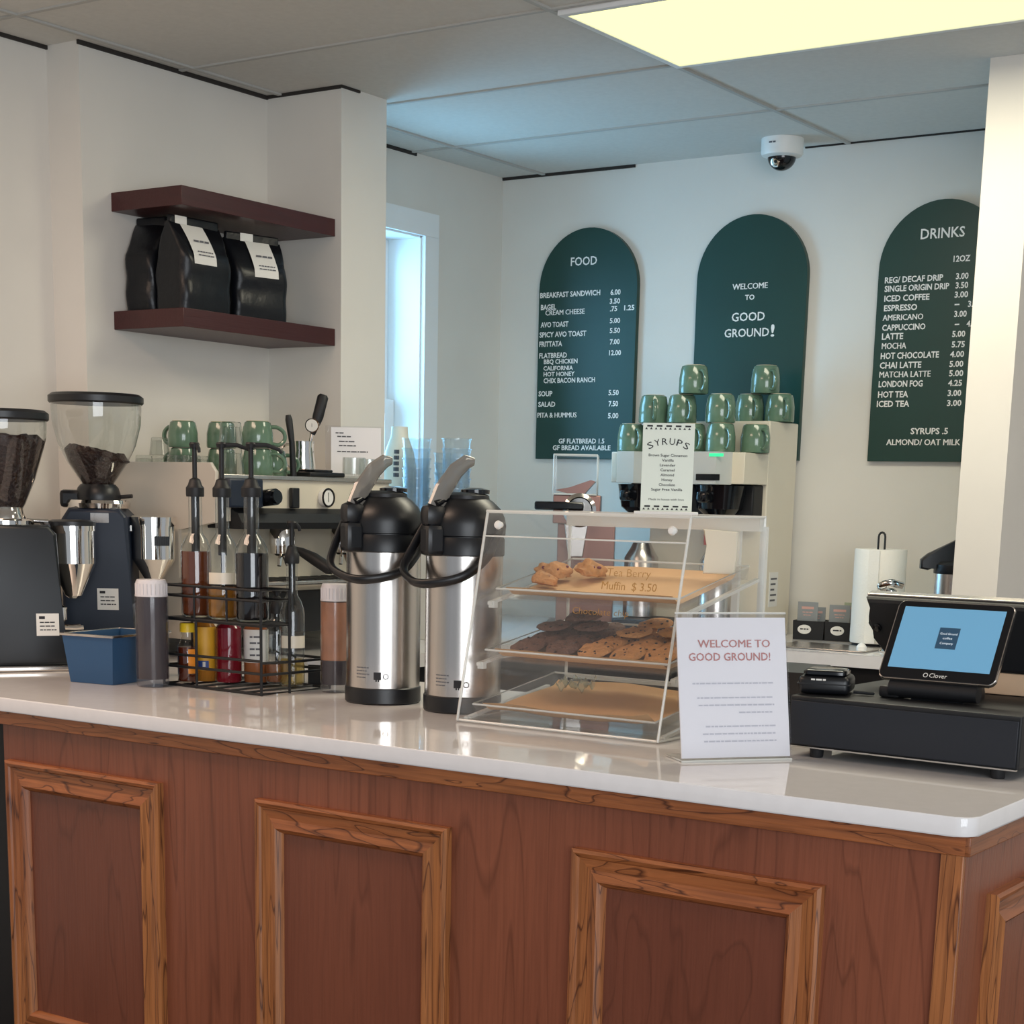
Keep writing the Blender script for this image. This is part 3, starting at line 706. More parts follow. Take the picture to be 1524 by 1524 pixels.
# the trays, the papers on them and what lies there
def tray_frame(i):
    f0, z0, tl = TR[i]; return Vector(((CX0 + CX1) / 2, CY0 + f0, ZT + z0)), math.radians(tl)
def on_tray(i, x, y, z=0):
    o, a = tray_frame(i); return o + Vector((x, y * math.cos(a) - z * math.sin(a), y * math.sin(a) + z * math.cos(a)))
TW, TD = .209, .300
tl = ['clear plastic tray on the top level of the pastry case', 'clear plastic tray under the cookies in the pastry case', 'clear plastic tray on the lowest level of the pastry case']
for i in range(3):
    o, a = tray_frame(i)
    q = thing('tray', tl[i], 'tray', o, group='trays in the pastry case'); q.rotation_euler = (a, 0, 0)
    d = TD if i else .285
    b = B(); b.box(-TW + .012, TW - .012, .014, d - .01, -.004, -.001); b.prism([(.012, -.004), (-.002, .020), (-.004, .019), (.010, -.006)], -TW, TW, 'YZ'); b.prism([(d - .01, -.004), (d, .020), (d + .002, .019), (d - .006, -.006)], -TW, TW, 'YZ')
    for s in (-1, 1): b.prism([(s * (TW - .012), -.004), (s * TW, .020), (s * (TW + .002), .018), (s * (TW - .010), -.006)], 0, d, 'XZ')
    b.build('pan', 'clear', q, smooth=False)
    b = B(); b.tube([(-TW, -.003, .020), (TW, -.003, .020), (TW, d, .020), (-TW, d, .020)], .0022, n=6, closed=True); b.build('rim', 'edge', q)
pl = ['tan parchment sheet lining the top tray of the pastry case', 'tan parchment sheet under the piled cookies', 'empty creased parchment sheet in the lowest tray of the case']
for i in range(3):
    o, a = tray_frame(i); b = B(); d = (TD if i else .285)
    w0 = -TW + .018
    def sheet(u, v, i=i, w0=w0, d=d):
        v = v if v > .25 else v * v / .25
        x = w0 + (TW - .018 - w0) * u; y = .0035 + .0125 * min(1, v / .045) + (d - .032) * v
        z = .0015 + .021 * max(0, 1 - v / .045) + .010 * max(0, (v - .92) / .08) + .002 * math.sin(9 * u + 4 * v) * (1.5 if i == 2 else .4) + (.010 * max(0, (u - .9) / .1) if i == 2 else 0)
        return (x, y, max(z, .0008))
    b.grid(sheet, 26, 44)
    q = tag(b.build('parchment_sheet', 'kraft'), pl[i], 'baking paper', 'parchment sheets in the pastry case'); q.location = o; q.rotation_euler = (a, 0, 0)
def cookie_bm(seed, r=.0362, h=.010):
    b = B(); rd = random.Random(seed); nu, nv = 26, 9
    ph = [rd.uniform(0, 6.28) for _ in range(6)]
    def R(a): return r * (1 + .05 * math.sin(3 * a + ph[0]) + .03 * math.sin(7 * a + ph[1]))
    prof = [(0, 0), (.6, 0), (.93, .002), (1.0, .35 * h), (.93, .72 * h), (.75, .92 * h), (.45, h), (.2, h * 1.02), (0, h)]
    vs = b.lathe([(p[0], p[1]) for p in prof], n=nu)
    for v in vs:
        a = math.atan2(v.co.y, v.co.x); k = R(a); v.co.x *= k; v.co.y *= k
        if v.co.z > .3 * h: v.co.z += h * (.08 * math.sin(5 * a + v.co.x * 160 + ph[2]) + .07 * math.sin(v.co.y * 210 + ph[3]) + rd.uniform(-.05, .05))
    b.mi = 1
    for k in range(11):
        a = rd.uniform(0, 6.28); q = r * math.sqrt(rd.uniform(0, .72)); b.sphere((q * math.cos(a), q * math.sin(a), h * .93), rd.uniform(.0018, .0034), (1, 1, .5), 8, 5)
    return b
def cookie_proto(mt, seed, name):
    bb = cookie_bm(seed); o = bb.build(name, [mt, 'choc'], ang=60); return o.data, o
protos = {}
for nm, mt in (('d', 'cookied'), ('l', 'cookie')):
    L = []
    for s in range(3):
        me, o = cookie_proto(mt, 11 + s * 5, 'cookie'); bpy.data.objects.remove(o); L.append(me)
    protos[nm] = L
rd = random.Random(5)
def put_cookie(kind, k, x, y, z, tx, ty, label, group):
    o = bpy.data.objects.new('cookie', protos[kind][k % 3]); COL.objects.link(o)
    c, a = tray_frame(1); o.matrix_world = Matrix.Translation(on_tray(1, x, y, z)) @ Matrix.Rotation(a + tx, 4, 'X') @ Matrix.Rotation(ty, 4, 'Y') @ Matrix.Rotation(rd.uniform(0, 6), 4, 'Z')
    return tag(o, label, 'cookie', group)
gd, gl = 'dark chocolate cookies on the middle tray', 'pale chocolate chip cookies on the middle tray'
LD, LL = 'dark chocolate cookie shingled on the middle tray of the pastry case', 'pale chocolate chip cookie shingled on the middle tray of the pastry case'
kk = 0
for row, y in enumerate((.060, .118, .176, .234)):
    for c_, x in enumerate((-.146, -.066)):
        kk += 1
        put_cookie('d', kk, x, y, .0155, .25, 0, LD, gd)
for x, y, z in ((-.146, .155, .036), (-.066, .175, .036), (-.130, .240, .036)): kk += 1; put_cookie('d', kk, x, y, z, .04, .0, LD, gd)
kk += 1; put_cookie('d', kk, -.10, .198, .050, .03, .03, 'dark chocolate cookie on the very top of the dark cookie pile', gd)
for row, y in enumerate((.058, .116, .174, .232)):
    for c_, x in enumerate((.012, .089, .163)):
        kk += 1
        put_cookie('l', kk, x, y, .0165, .25, 0, LL, gl)
for x, y, z in ((.05, .15, .036), (.128, .175, .036), (.050, .235, .036)): kk += 1; put_cookie('l', kk, x, y, z, .04, .0, LL, gl)
# crumbly pastries on the top tray
def scone(x, y, s, seed, label):
    b = B(); rd = random.Random(seed); vs = b.sphere((0, 0, 0), 1, (1, 1, 1), 22, 14)
    for v in vs:
        n = v.co.copy(); k = 1 + .16 * math.sin(4.1 * n.x + seed) * math.sin(3.7 * n.y + 2 * seed) + .10 * math.sin(9 * n.z + 7 * n.x) + rd.uniform(-.05, .05)
        v.co = Vector((n.x * s * k, n.y * s * .85 * k, max(-.3, n.z) * s * .62 * k))
    b.mi = 1
    for _ in range(5):
        a = rd.uniform(0, 6.28); b.sphere((s * .7 * math.cos(a), s * .6 * math.sin(a), s * .35), s * .13, (1, 1, .8), 8, 6)
    o = b.build('scone', ['cookie', 'berry'], ang=70); o.location = on_tray(0, x, y, .3 * s * .62 * 1.3 + .012); o.rotation_euler = (TR[0][2] * PI / 180, 0, .3 * seed)
    return tag(o, label, 'pastry', 'berry pastries on the top tray')
M['berry'] = mat('baked berry', '#6a2030', .35)
scone(-.168, .150, .036, 2, 'crumbly berry pastry at the corner of the top tray'); scone(-.100, .180, .034, 5, 'berry pastry with a red berry showing, beside another on the top tray'); scone(-.150, .080, .030, 9, 'low broken pastry nearest the slanted front on the top tray')
# cream paper bag standing in the case
b = B(); P_ = [(-.034, 0), (.030, 0), (.032, .03), (.032, .084), (-.040, .088), (-.026, .055), (-.032, .03)]
b.prism(P_, 0, .010, 'XZ', bev=.003); o = b.build('paper_bag', mat('cream paper', '#ece6d2', .8)); o.location = on_tray(0, .168, .235, .014); o.rotation_euler = (-.12, 0, .25)
tag(o, 'folded cream paper bag standing inside the pastry case', 'paper bag')
# crumpled clear wrapper in the lowest tray
b = B(); rd2 = random.Random(8)
b.grid(lambda u, v: (.075 * (u - .5), .05 * (v - .5), .012 + .012 * math.sin(11 * u + 3) * math.sin(8 * v + 1) + .004 * math.sin(31 * u + 17 * v)), 18, 14)
M['wrap'] = clear('crumpled wrapper', tint='#eef6f0', refl=2.2, body=.28, bodycol='#d9e4d2', rough=.15)
o = b.build('plastic_wrapper', 'wrap', ang=80); o.location = on_tray(2, -.115, .235, .006); o.rotation_euler = (.14, 0, .3)
tag(o, 'crumpled clear plastic wrapper on the lowest tray', 'wrapper')
# ------------------------------------------------------------------ syrups sign on the case
t = thing('syrup_sign', 'small white card headed SYRUPS standing on top of the pastry case', 'sign', (-1.655, 2.95, ZT + CH), math.radians(30))
w2 = .0495
b = B(); b.box(-w2 - .012, w2 + .012, -.03, .03, 0, .006, bev=.001); b.build('stand', 'white', t)
b = B(); b.box(-w2, w2, -.002, .002, .006, .172); b.build('card', mat('pale green card', '#dfe6da', .7), t, smooth=False)
b = B(); y = -.0026
for k, ch in enumerate('SYRUPS'):
    a = math.radians(26 - 52 * k / 5); R_ = .075
    mt = Matrix.Translation((R_ * math.sin(-a), 0, .140 - R_ + R_ * math.cos(a) - .006)) @ Matrix.Rotation(-a, 4, 'Y')
    text(b, ch, -.0052, .0052, -.002, .0125, y, mt, bold=.0)
for k, (s, w) in enumerate((('Brown Sugar Cinnamon', .074), ('Vanilla', .023), ('Lavender', .030), ('Caramel', .027), ('Almond', .026), ('Honey', .021), ('Chocolate', .031), ('Sugar Free Vanilla', .060))):
    text(b, s, -w / 2, w / 2, .1095 - .0092 * k, .0050, y, bold=.01)
text(b, 'Made in house with love', -.034, .034, .027, .0038, y, bold=.0)
for zz, s in ((.160, 1), (.009, 1)):
    n = 5
    for k in range(n):
        x0 = -w2 + .004 + k * (2 * w2 - .008) / n; wq = (2 * w2 - .008) / n
        b.face([b.bm.verts.new(p) for p in ((x0 + .2 * wq, y, zz + .005), (x0 + .8 * wq, y, zz + .005), (x0 + .8 * wq, y, zz + .008), (x0 + .2 * wq, y, zz + .008))])
        for s0 in (0, .5): b.face([b.bm.verts.new(p) for p in ((x0 + (s0) * wq, y, zz), (x0 + (s0 + .28) * wq, y, zz), (x0 + (s0 + .14) * wq, y, zz + .004))])
b.build('lettering', 'inkb', t, smooth=False)
# ------------------------------------------------------------------ welcome sign
t = thing('welcome_sign', 'white welcome notice in a clear slanted holder at the counter\'s front', 'sign', (-1.337, 2.668, ZT), math.atan2(2.749 - 2.587, -1.272 + 1.402))
wb, LH, tilt = .103, .246, math.radians(12)
TM = Matrix.Translation((0, 0, .0038)) @ Matrix.Rotation(-tilt, 4, 'X')
b = B(); b.box(-wb, wb, -.0015, .0015, 0.002, LH, mtx=TM); o = b.build('sheet', 'paper', t, smooth=False)
b = B(); b.box(-wb - .002, wb + .002, -.0045, -.0025, 0, LH + .008, mtx=TM); b.box(-wb - .002, wb + .002, .002, .004, 0, LH + .008, mtx=TM); b.build('holder', 'glass', t, smooth=False)
b = B(); b.tube([TM @ Vector((-wb - .002, 0, LH + .008)), TM @ Vector((wb + .002, 0, LH + .008))], .002, n=6); b.tube([(-wb - .002, -.004, .001), (wb + .002, -.004, .001)], .0022, n=6); b.box(-wb, wb, -.004, .075, 0, .003); b.build('holder_edge', 'edge', t)
b = B(); y = -.0022
text(b, 'WELCOME TO', -.065, .072, LH - .052, .0135, y, TM, bold=.016); text(b, 'GOOD GROUND!', -.083, .072, LH - .075, .0135, y, TM, bold=.016); b.build('heading', 'red', t, smooth=False)
b = B()
for k, (x0, x1, z) in enumerate(((-.078, .075, .130), (-.07, .073, .105), (-.068, .076, .092), (.008, .075, .079), (-.056, .077, .055), (-.062, .077, .042), (-.06, .078, .029))): scribble(b, x0, x1, z, .0026, 90 + k, y, TM)
b.build('print', 'inkp', t, smooth=False)
# ------------------------------------------------------------------ till
t = thing('cash_drawer', 'wide black steel cash drawer on rubber feet on the white countertop', 'cash drawer', (-1.300, 2.792, ZT), math.radians(-2.5))
b = B(); b.box(0, .425, .004, .42, .018, .108, bev=.003); b.build('body', 'blackm', t)
M['drawer'] = mat('charcoal steel', '#151a23', .45)
b = B(); b.box(.004, .421, 0, .004, .022, .100, bev=.001); b.build('drawer_front', 'drawer', t)
b = B(); b.box(.002, .423, -.001, .006, .017, .0195); b.build('lower_lip', 'steel', t, smooth=False)
for x in (.05, .385):
    for y in (.02, .38):
        b = B(); b.lathe([(.011, 0), (.012, .002), (.013, .018)], c=(x, y), n=20); b.build('foot', 'rubber', t)
ZD = ZT + .1085
# customer display
t = thing('tablet_till', 'tilted till tablet with a blue screen and silver rim on the cash drawer', 'tablet', (-1.063, 2.905, ZD), math.radians(0))
TM = Matrix.Translation((0, -.035, .036)) @ Matrix.Rotation(math.radians(-33), 4, 'X')
wt, ht = .106, .158
b = B(); b.prism(rrect(-wt, wt, 0, ht, .012), 0, .009, 'XZ', bev=.002); 
for v in b.bm.verts: v.co = TM @ v.co
b.build('rim', 'steel', t)
b = B(); b.prism(rrect(-wt + .002, wt - .002, .002, ht - .002, .011), -.0010, 0, 'XZ')
for v in b.bm.verts: v.co = TM @ v.co
bz = b.build('bezel', 'blackg', t, smooth=False)
M['screen'] = mat('lit blue screen', '#689fc2', .3, emis=.20)
b = B(); b.box(-wt + .014, wt - .014, -.0016, -.0010, .022, ht - .013, mtx=TM); sc = b.build('screen', 'screen', t, smooth=False)
M['darkbox'] = mat('dark screen card', '#30506a', .3, emis=.05)
b = B(); b.box(-.017, .020, -.0020, -.0016, .064, .106, mtx=TM); b.build('screen_card', 'darkbox', sc, smooth=False)
b = B(); text(b, 'Good Ground', -.014, .017, .092, .0042, -.0022, TM, bold=.0); text(b, 'coffee', -.007, .010, .083, .0042, -.0022, TM, bold=.0); text(b, 'Company', -.010, .014, .073, .0042, -.0022, TM, bold=.0)
b.build('screen_text', mat('screen white', '#d8e6f0', .4, emis=.3), sc, smooth=False)
b = B(); text(b, 'Clover', -.012, .020, .0065, .0085, -.0014, TM, bold=.0)
for k in range(10):
    a0, a1 = 2 * PI * k / 10, 2 * PI * (k + 1) / 10
    b.face([b.bm.verts.new(TM @ Vector((-.019 + rr * math.cos(a), -.0014, .0105 + rr * math.sin(a)))) for rr, a in ((.0045, a0), (.0045, a1), (.0032, a1), (.0032, a0))])
b.build('lettering', 'label', bz, smooth=False)
b = B(); b.prism([(-.055, 0), (.055, 0), (.055, .012), (.02, .075), (-.01, .075), (-.04, .018)], -.045, .05, 'YZ'); 
for v in b.bm.verts: v.co.y += .03
b.build('stand', 'black', t, ang=30)
b = B(); b.cyl((-.085, -.02, .018), (.075, -.02, .018), .016, n=20); b.box(-.105, -.065, -.03, .03, 0, .022, bev=.006); b.build('hinge', 'blackm', t)
# card reader
t = thing('card_reader', 'small rounded black card reader on the corner of the cash drawer', 'card reader', (-1.262, 2.862, ZD), math.radians(16))
b = B(); b.box(-.046, .046, -.035, .055, .001, .034, bev=.010, seg=3); b.build('body', 'black', t)
b = B(); b.box(-.038, .038, -.030, .045, .033, .044, bev=.008, seg=3); b.build('cover', 'blackg', t)
b = B(); b.box(-.047, .047, -.036, .0, .0185, .0205); b.build('seam', 'rubber', t, smooth=False)
b = B(); scribble(b, -.022, .004, .026, .003, 3, -.0356); b.build('print', 'label', t, smooth=False)
b = B(); b.tube(smooth_path([(-1.212, 2.87, ZD + .006), (-1.18, 2.885, ZD + .004), (-1.205, 2.885, ZD + .004), (-1.200, 2.89, ZD + .004)]), .003, n=8)
tag(b.build('cable', 'rubber'), 'thin black cable running from the card reader to the tablet stand', 'cable')
# receipt printer behind the welcome sign
t = thing('receipt_printer', 'rounded black receipt printer between the welcome sign and cash drawer', 'printer', (-1.420, 3.06, ZT), math.radians(4))
b = B(); b.prism([(-.07, 0), (.07, 0), (.07, .125), (.05, .135), (-.045, .125), (-.07, .085)], -.075, .068, 'YZ', bev=.012); b.build('body', 'black', t, ang=50)
b = B(); b.box(-.066, .060, -.073, -.070, .018, .07, bev=.001); b.build('front_cover', 'blackg', t)
# monitor facing the barista, seen from behind
t = thing('till_monitor', 'large black till monitor seen from behind above the tablet', 'monitor', (-.990, 3.10, ZD), math.radians(-3))
TM = Matrix.Translation((0, 0, .046)) @ Matrix.Rotation(math.radians(14), 4, 'X')
b = B(); b.prism([(-.265, 0.055), (-.285, .078), (-.270, .092), (-.287, .128), (.19, .128), (.19, 0), (-.235, 0)], -.030, 0.006, 'XZ', bev=.008)
for v in b.bm.verts: v.co = TM @ v.co
b.build('rear_shell', 'blackm', t, ang=40)
b = B(); b.box(-.29, .195, -.012, .009, .126, .132, bev=.002, mtx=TM); b.build('silver_rim', 'steel', t)
b = B(); b.lathe([(0, 0), (.008, 0), (.008, .005), (.004, .006), (0, .006)], n=16, mtx=TM @ Matrix.Translation((-.262, -.030, .072)) @ Matrix.Rotation(PI / 2, 4, 'X')); b.build('vent_plug', 'blackg', t)
b = B(); b.box(-.22, -.06, -.05, .08, 0.0006, .010, bev=.003); b.box(-.18, -.10, -.005, .025, .009, .075, bev=.006); b.build('foot_stand', 'black', t)
b = B(); b.box(-1.045, -.885, 3.075, 3.18, ZD + .0006, ZD + .040, bev=.002)
tag(b.build('wooden_box', mat('pale wood', '#c8a98a', .6, noise=.1, nscale=8)), 'pale wooden box lying on the cash drawer under the black monitor', 'box')
# ------------------------------------------------------------------ back counter: tea, paper towel, tap, airpot
t = thing('tea_caddy', 'black two-slot tea caddy with round white badges on the back worktop', 'caddy', (-2.452, 5.262, ZT), math.radians(12))
b = B(); trough(b, 0, .105, 0, .10, .002, .062, .004); b.build('slot_box', 'blackm', t, smooth=False)
b = B(); trough(b, .107, .245, .0, .10, .002, .062, .004); b.build('slot_box', 'blackm', t, smooth=False)
for x in (.04, .15):
    b = B(); b.lathe([(0, 0), (.019, 0), (.019, .001), (0, .001)], n=24, mtx=Matrix.Translation((x, -.0005, .034)) @ Matrix.Rotation(PI / 2, 4, 'X') @ Matrix.Diagonal((1.2, .8, 1, 1))); o = b.build('badge', 'label', t, smooth=False)
    b = B(); scribble(b, x - .014, x + .014, .033, .004, int(x * 100), -.002); b.build('print', 'inkb', o, smooth=False)
M['teag'] = mat('grey tea packet', '#85898a', .5); M['teao'] = mat('orange tea packet', '#e0902c', .5); M['teal'] = mat('sage tea packet', '#aeb79c', .5)
def packet(x, y, w, h, m, rz, label, tilt=0):
    o0 = Matrix.Translation((-2.452, 5.262, ZT)) @ Matrix.Rotation(math.radians(12), 4, 'Z')
    p = o0 @ Vector((x, y, .006)); q = thing('tea_packet', label, 'tea packet', p, math.radians(12) + rz, 'tea packets in the black caddy')
    b = B(); b.box(-w / 2, w / 2, 0, .004, 0, h, bev=.001); oo = b.build('sachet', m, q); b = B(); b.box(-w * .3, w * .3, -.0006, 0, h * .80, h * .87); scribble(b, -w * .25, w * .25, h * .7, .003, int(abs(x) * 999), -.0006); scribble(b, -w * .2, w * .2, h * .62, .003, int(abs(x) * 99), -.0006); b.build('print', mat('tea print', '#c49a90', .7), oo, smooth=False)
packet(.045, .012, .068, .118, 'teag', .0, 'grey tea packet standing taller at the caddy\'s first slot'); packet(.072, .05, .05, .10, 'teag', .02, 'grey tea packet tucked behind the first tall one')
packet(.152, .012, .070, .112, 'teag', -.03, 'grey tea packet in front at the caddy\'s second slot'); packet(.195, .045, .04, .098, 'teag', -.02, 'grey tea packet beside the orange one')
packet(.216, .022, .042, .108, 'teao', .03, 'bright orange tea packet in the black caddy'); packet(.195, .078, .085, .118, 'teal', 0, 'pale sage tea packet behind the orange one')
t = thing('paper_towel_holder', 'black wire paper towel stand on the back worktop', 'paper towel holder', (-2.140, 5.22, ZT))
b = B(); b.lathe([(.075, 0), (.075, .006), (.070, .010), (0, .010)], n=36); b.build('foot', 'blackm', t)
b = B(); b.tube([(-.011, 0, .008), (-.011, 0, .345)] + [(-.011 * math.cos(a), 0, .345 + .014 * math.sin(a)) for a in (.5, 1.0, 1.57, 2.1, 2.6)] + [(.011, 0, .345), (.011, 0, .008)], .0035, n=8); b.build('pole', 'blackm', t)
t = thing('paper_towel_roll', 'full white paper towel roll on the black wire stand', 'paper towel roll', (-2.140, 5.22, ZT + .011))
M['towel'] = mat('paper towel', '#f0ece2', .9, bump=.15, nscale=160)
b = B(); b.lathe([(.02, .003), (.080, 0), (.082, .004), (.082, .292), (.080, .296), (.02, .295)], n=48, cap0=False, cap1=False); b.lathe([(.02, .003), (.02, .295)], n=24, cap0=False, cap1=False); b.build('roll', 'towel', t)
b = B(); b.box(-.005, .03, -.0830, -.0815, .002, .294); b.build('loose_sheet', 'towel', t, smooth=False)
t = thing('tap', 'chrome tap at the sink in front of the paper towel roll', 'tap', (-2.02, 5.02, ZT), math.radians(20))
b = B(); b.lathe([(.022, 0), (.024, .004), (.018, .01), (.015, .02), (.014, .165), (.02, .172), (.02, .19), (.012, .196), (0, .197)], n=20); b.build('body', 'chrome', t)
b = B(); b.tube(smooth_path([(-.01, 0, .185), (-.03, -.02, .200), (.0, -.03, .212), (.035, -.01, .205)]), .009, n=10, flat=1.3); b.build('lever', 'chrome', t)
b = B(); b.tube(smooth_path([(0, 0, .15), (-.01, -.05, .155), (-.02, -.10, .13)]), .008, n=10); b.build('spout', 'chrome', t)
b = B(); b.box(-2.38, -2.06, 4.93, 5.14, ZT + .0005, ZT + .004, bev=.0015); b.mi = 0
tag(b.build('sink', 'steel'), 'thin steel sink rim let into the back worktop below the tea caddy', 'sink')
b = B(); b.lathe([(.016, 0), (.016, .012), (.010, .02), (.004, .024), (0, .025)], n=20); o = b.build('sink_stopper', 'white'); o.location = (-2.075, 4.955, ZT + .0045); tag(o, 'small white plastic stopper on the sink rim below the paper towel', 'stopper')
b = B(); b.box(-.012, .012, -.02, .02, 0, .045, bev=.004); o = b.build('sponge', mat('green sponge', '#1f8a50', .8)); o.location = (-2.395, 4.895, ZT + .001); tag(o, 'little green sponge edge showing beside the welcome sign', 'sponge')
t = thing('airpot', 'steel airpot with a beaked dark lever head partly behind the cream column', 'airpot', (-1.798, 4.985, ZT), math.radians(25))
b = B(); b.lathe([(.070, 0), (.072, .003), (.072, .03), (.070, .032)], n=40); b.build('base', 'black', t)
b = B(); b.lathe([(.070, .032), (.070, .250)], n=48); b.build('steel_body', 'steel', t)
b = B(); b.lathe([(.071, .249), (.072, .252), (.072, .275), (.06, .285), (0, .286)], n=40)
b.prism([(.055, .255), (-.045, .255), (-.052, .272), (-.072, .268), (-.090, .258), (-.112, .262), (-.112, .288), (-.092, .306), (-.045, .330), (.0, .354), (.045, .372), (.06, .36)], -.028, .028, 'XZ', bev=.006); b.build('pump_head', 'black', t, ang=40)
# ------------------------------------------------------------------ arched menu boards
def arch(cx, z0, z1, hw, n=28):
    return [(cx - hw, z0), (cx + hw, z0)] + arc((cx, z1 - hw), hw, 0, PI, n)
FOOD_TXT = [('FOOD', -3.494, -3.383, 2.181, 0.029), ('BREAKFAST SANDWICH', -3.623, -3.365, 2.075, 0.018), ('6.00', -3.322, -3.28, 2.073, 0.018), ('BAGEL', -3.619, -3.552, 2.033, 0.018), ('3.50', -3.324, -3.281, 2.043, 0.017), ('CREAM CHEESE', -3.598, -3.429, 2.013, 0.018), ('.75', -3.322, -3.292, 2.017, 0.017), ('1.25', -3.263, -3.221, 2.018, 0.017), ('AVO TOAST', -3.618, -3.497, 1.971, 0.018), ('5.00', -3.321, -3.278, 1.976, 0.017), ('SPICY AVO TOAST', -3.622, -3.419, 1.936, 0.018), ('5.50', -3.32, -3.277, 1.942, 0.017), ('FRITTATA', -3.622, -3.522, 1.903, 0.018), ('7.00', -3.318, -3.277, 1.903, 0.017), ('FLATBREAD', -3.621, -3.5, 1.862, 0.018), ('12.00', -3.32, -3.27, 1.865, 0.017), ('BBQ CHICKEN', -3.6, -3.453, 1.841, 0.016), ('CALIFORNIA', -3.601, -3.472, 1.818, 0.015), ('HOT HONEY', -3.6, -3.464, 1.797, 0.015), ('CHIX BACON RANCH', -3.599, -3.376, 1.773, 0.017), ('SOUP', -3.62, -3.559, 1.726, 0.018), ('5.50', -3.317, -3.274, 1.726, 0.018), ('SALAD', -3.62, -3.545, 1.688, 0.018), ('7.50', -3.315, -3.275, 1.687, 0.018), ('PITA & HUMMUS', -3.622, -3.451, 1.649, 0.018), ('5.00', -3.316, -3.272, 1.645, 0.018), ('GF FLATBREAD 1.5', -3.526, -3.328, 1.556, 0.017), ('GF BREAD AVAILABLE', -3.551, -3.301, 1.532, 0.017)]
WEL_TXT = [('WELCOME', -2.835, -2.703, 2.068, 0.019), ('TO', -2.786, -2.75, 2.033, 0.016), ('GOOD', -2.833, -2.708, 1.964, 0.028), ('GROUND', -2.858, -2.689, 1.912, 0.027), ('!', -2.683, -2.669, 1.91, 0.039)]
DR_TXT = [('DRINKS', -2.172, -2.027, 2.192, 0.031), ('12OZ', -2.058, -2.003, 2.117, 0.018), ('REG/ DECAF DRIP', -2.284, -2.088, 2.063, 0.018), ('3.00', -2.046, -2.005, 2.064, 0.018), ('SINGLE ORIGIN DRIP', -2.283, -2.066, 2.036, 0.018), ('3.50', -2.045, -2.004, 2.036, 0.018), ('ICED COFFEE', -2.282, -2.129, 2.006, 0.018), ('3.00', -2.046, -2.002, 2.008, 0.018), ('ESPRESSO', -2.281, -2.168, 1.976, 0.018), ('-', -2.044, -2.028, 1.98, 0.018), ('3.50', -2.0, -1.96, 1.978, 0.018), ('AMERICANO', -2.283, -2.146, 1.946, 0.018), ('3.00', -2.043, -2.002, 1.949, 0.018), ('CAPPUCCINO', -2.283, -2.136, 1.915, 0.018), ('-', -2.039, -2.024, 1.919, 0.018), ('4.50', -2.0, -1.959, 1.918, 0.018), ('LATTE', -2.282, -2.209, 1.887, 0.019), ('5.00', -2.045, -2.002, 1.888, 0.018), ('MOCHA', -2.28, -2.197, 1.857, 0.019), ('5.75', -2.044, -2.001, 1.856, 0.018), ('HOT CHOCOLATE', -2.282, -2.084, 1.826, 0.019), ('4.00', -2.047, -2.001, 1.826, 0.018), ('CHAI LATTE', -2.283, -2.141, 1.796, 0.019), ('5.00', -2.047, -2.001, 1.796, 0.018), ('MATCHA LATTE', -2.282, -2.108, 1.767, 0.019), ('5.00', -2.046, -1.999, 1.767, 0.018), ('LONDON FOG', -2.283, -2.132, 1.737, 0.019), ('4.25', -2.047, -2.001, 1.737, 0.018), ('HOT TEA', -2.283, -2.179, 1.704, 0.019), ('3.00', -2.046, -2.001, 1.706, 0.018), ('ICED TEA', -2.285, -2.173, 1.674, 0.019), ('3.00', -2.046, -1.998, 1.675, 0.018), ('SYRUPS .5', -2.162, -2.036, 1.587, 0.019), ('ALMOND/ OAT MILK', -2.243, -1.993, 1.552, 0.019)]
for cx, tx, lab in ((-3.421, FOOD_TXT, 'dark green arched menu board headed FOOD on the back wall'), (-2.767, WEL_TXT, 'dark green arched board reading WELCOME TO GOOD GROUND'), (-2.100, DR_TXT, 'dark green arched menu board headed DRINKS beside the column')):
    t = thing('menu_board', lab, 'menu board', (cx, 5.48, 1.50), 0, 'arched boards on the back wall')
    b = B(); b.prism(arch(0, 0, .809, .2075), -.022, -.001, 'XZ', bev=.0015); b.build('panel', 'green', t, ang=40)
    for s, xl, xr, zb, cp in tx:
        b = B(); text(b, s, xl - cx, xr - cx, zb - 1.50, cp, -.0232, bold=.026 if cp < .025 else .014); b.build('lettering', 'white', t, smooth=False)
# ------------------------------------------------------------------ security camera
t = thing('security_camera', 'white dome security camera with a black lens on the ceiling', 'security camera', (-2.612, 5.33, 2.511))
b = B(); b.lathe([(.068, 0), (.068, -.045), (.064, -.052), (.045, -.058), (.036, -.058)], n=40, cap0=False, cap1=False); b.build('housing', 'white', t)
b = B(); b.lathe([(.046, -.050)] + [(.046 * math.cos(a), -.055 - .042 * math.sin(a)) for a in [k * PI / 16 for k in range(9)]], n=36, cap1=False); b.build('dome', 'blackg', t)
b = B(); b.lathe([(.016, 0), (.016, .004), (.010, .006), (0, .004)], n=20, mtx=Matrix.Translation((-.004, -.034, -.075)) @ Matrix.Rotation(math.radians(115), 4, 'X')); b.build('lens', 'chrome', t)
b = B(); scribble(b, -.015, .012, -.022, .005, 4, -.0688); b.build('print', 'ink', t, smooth=False)
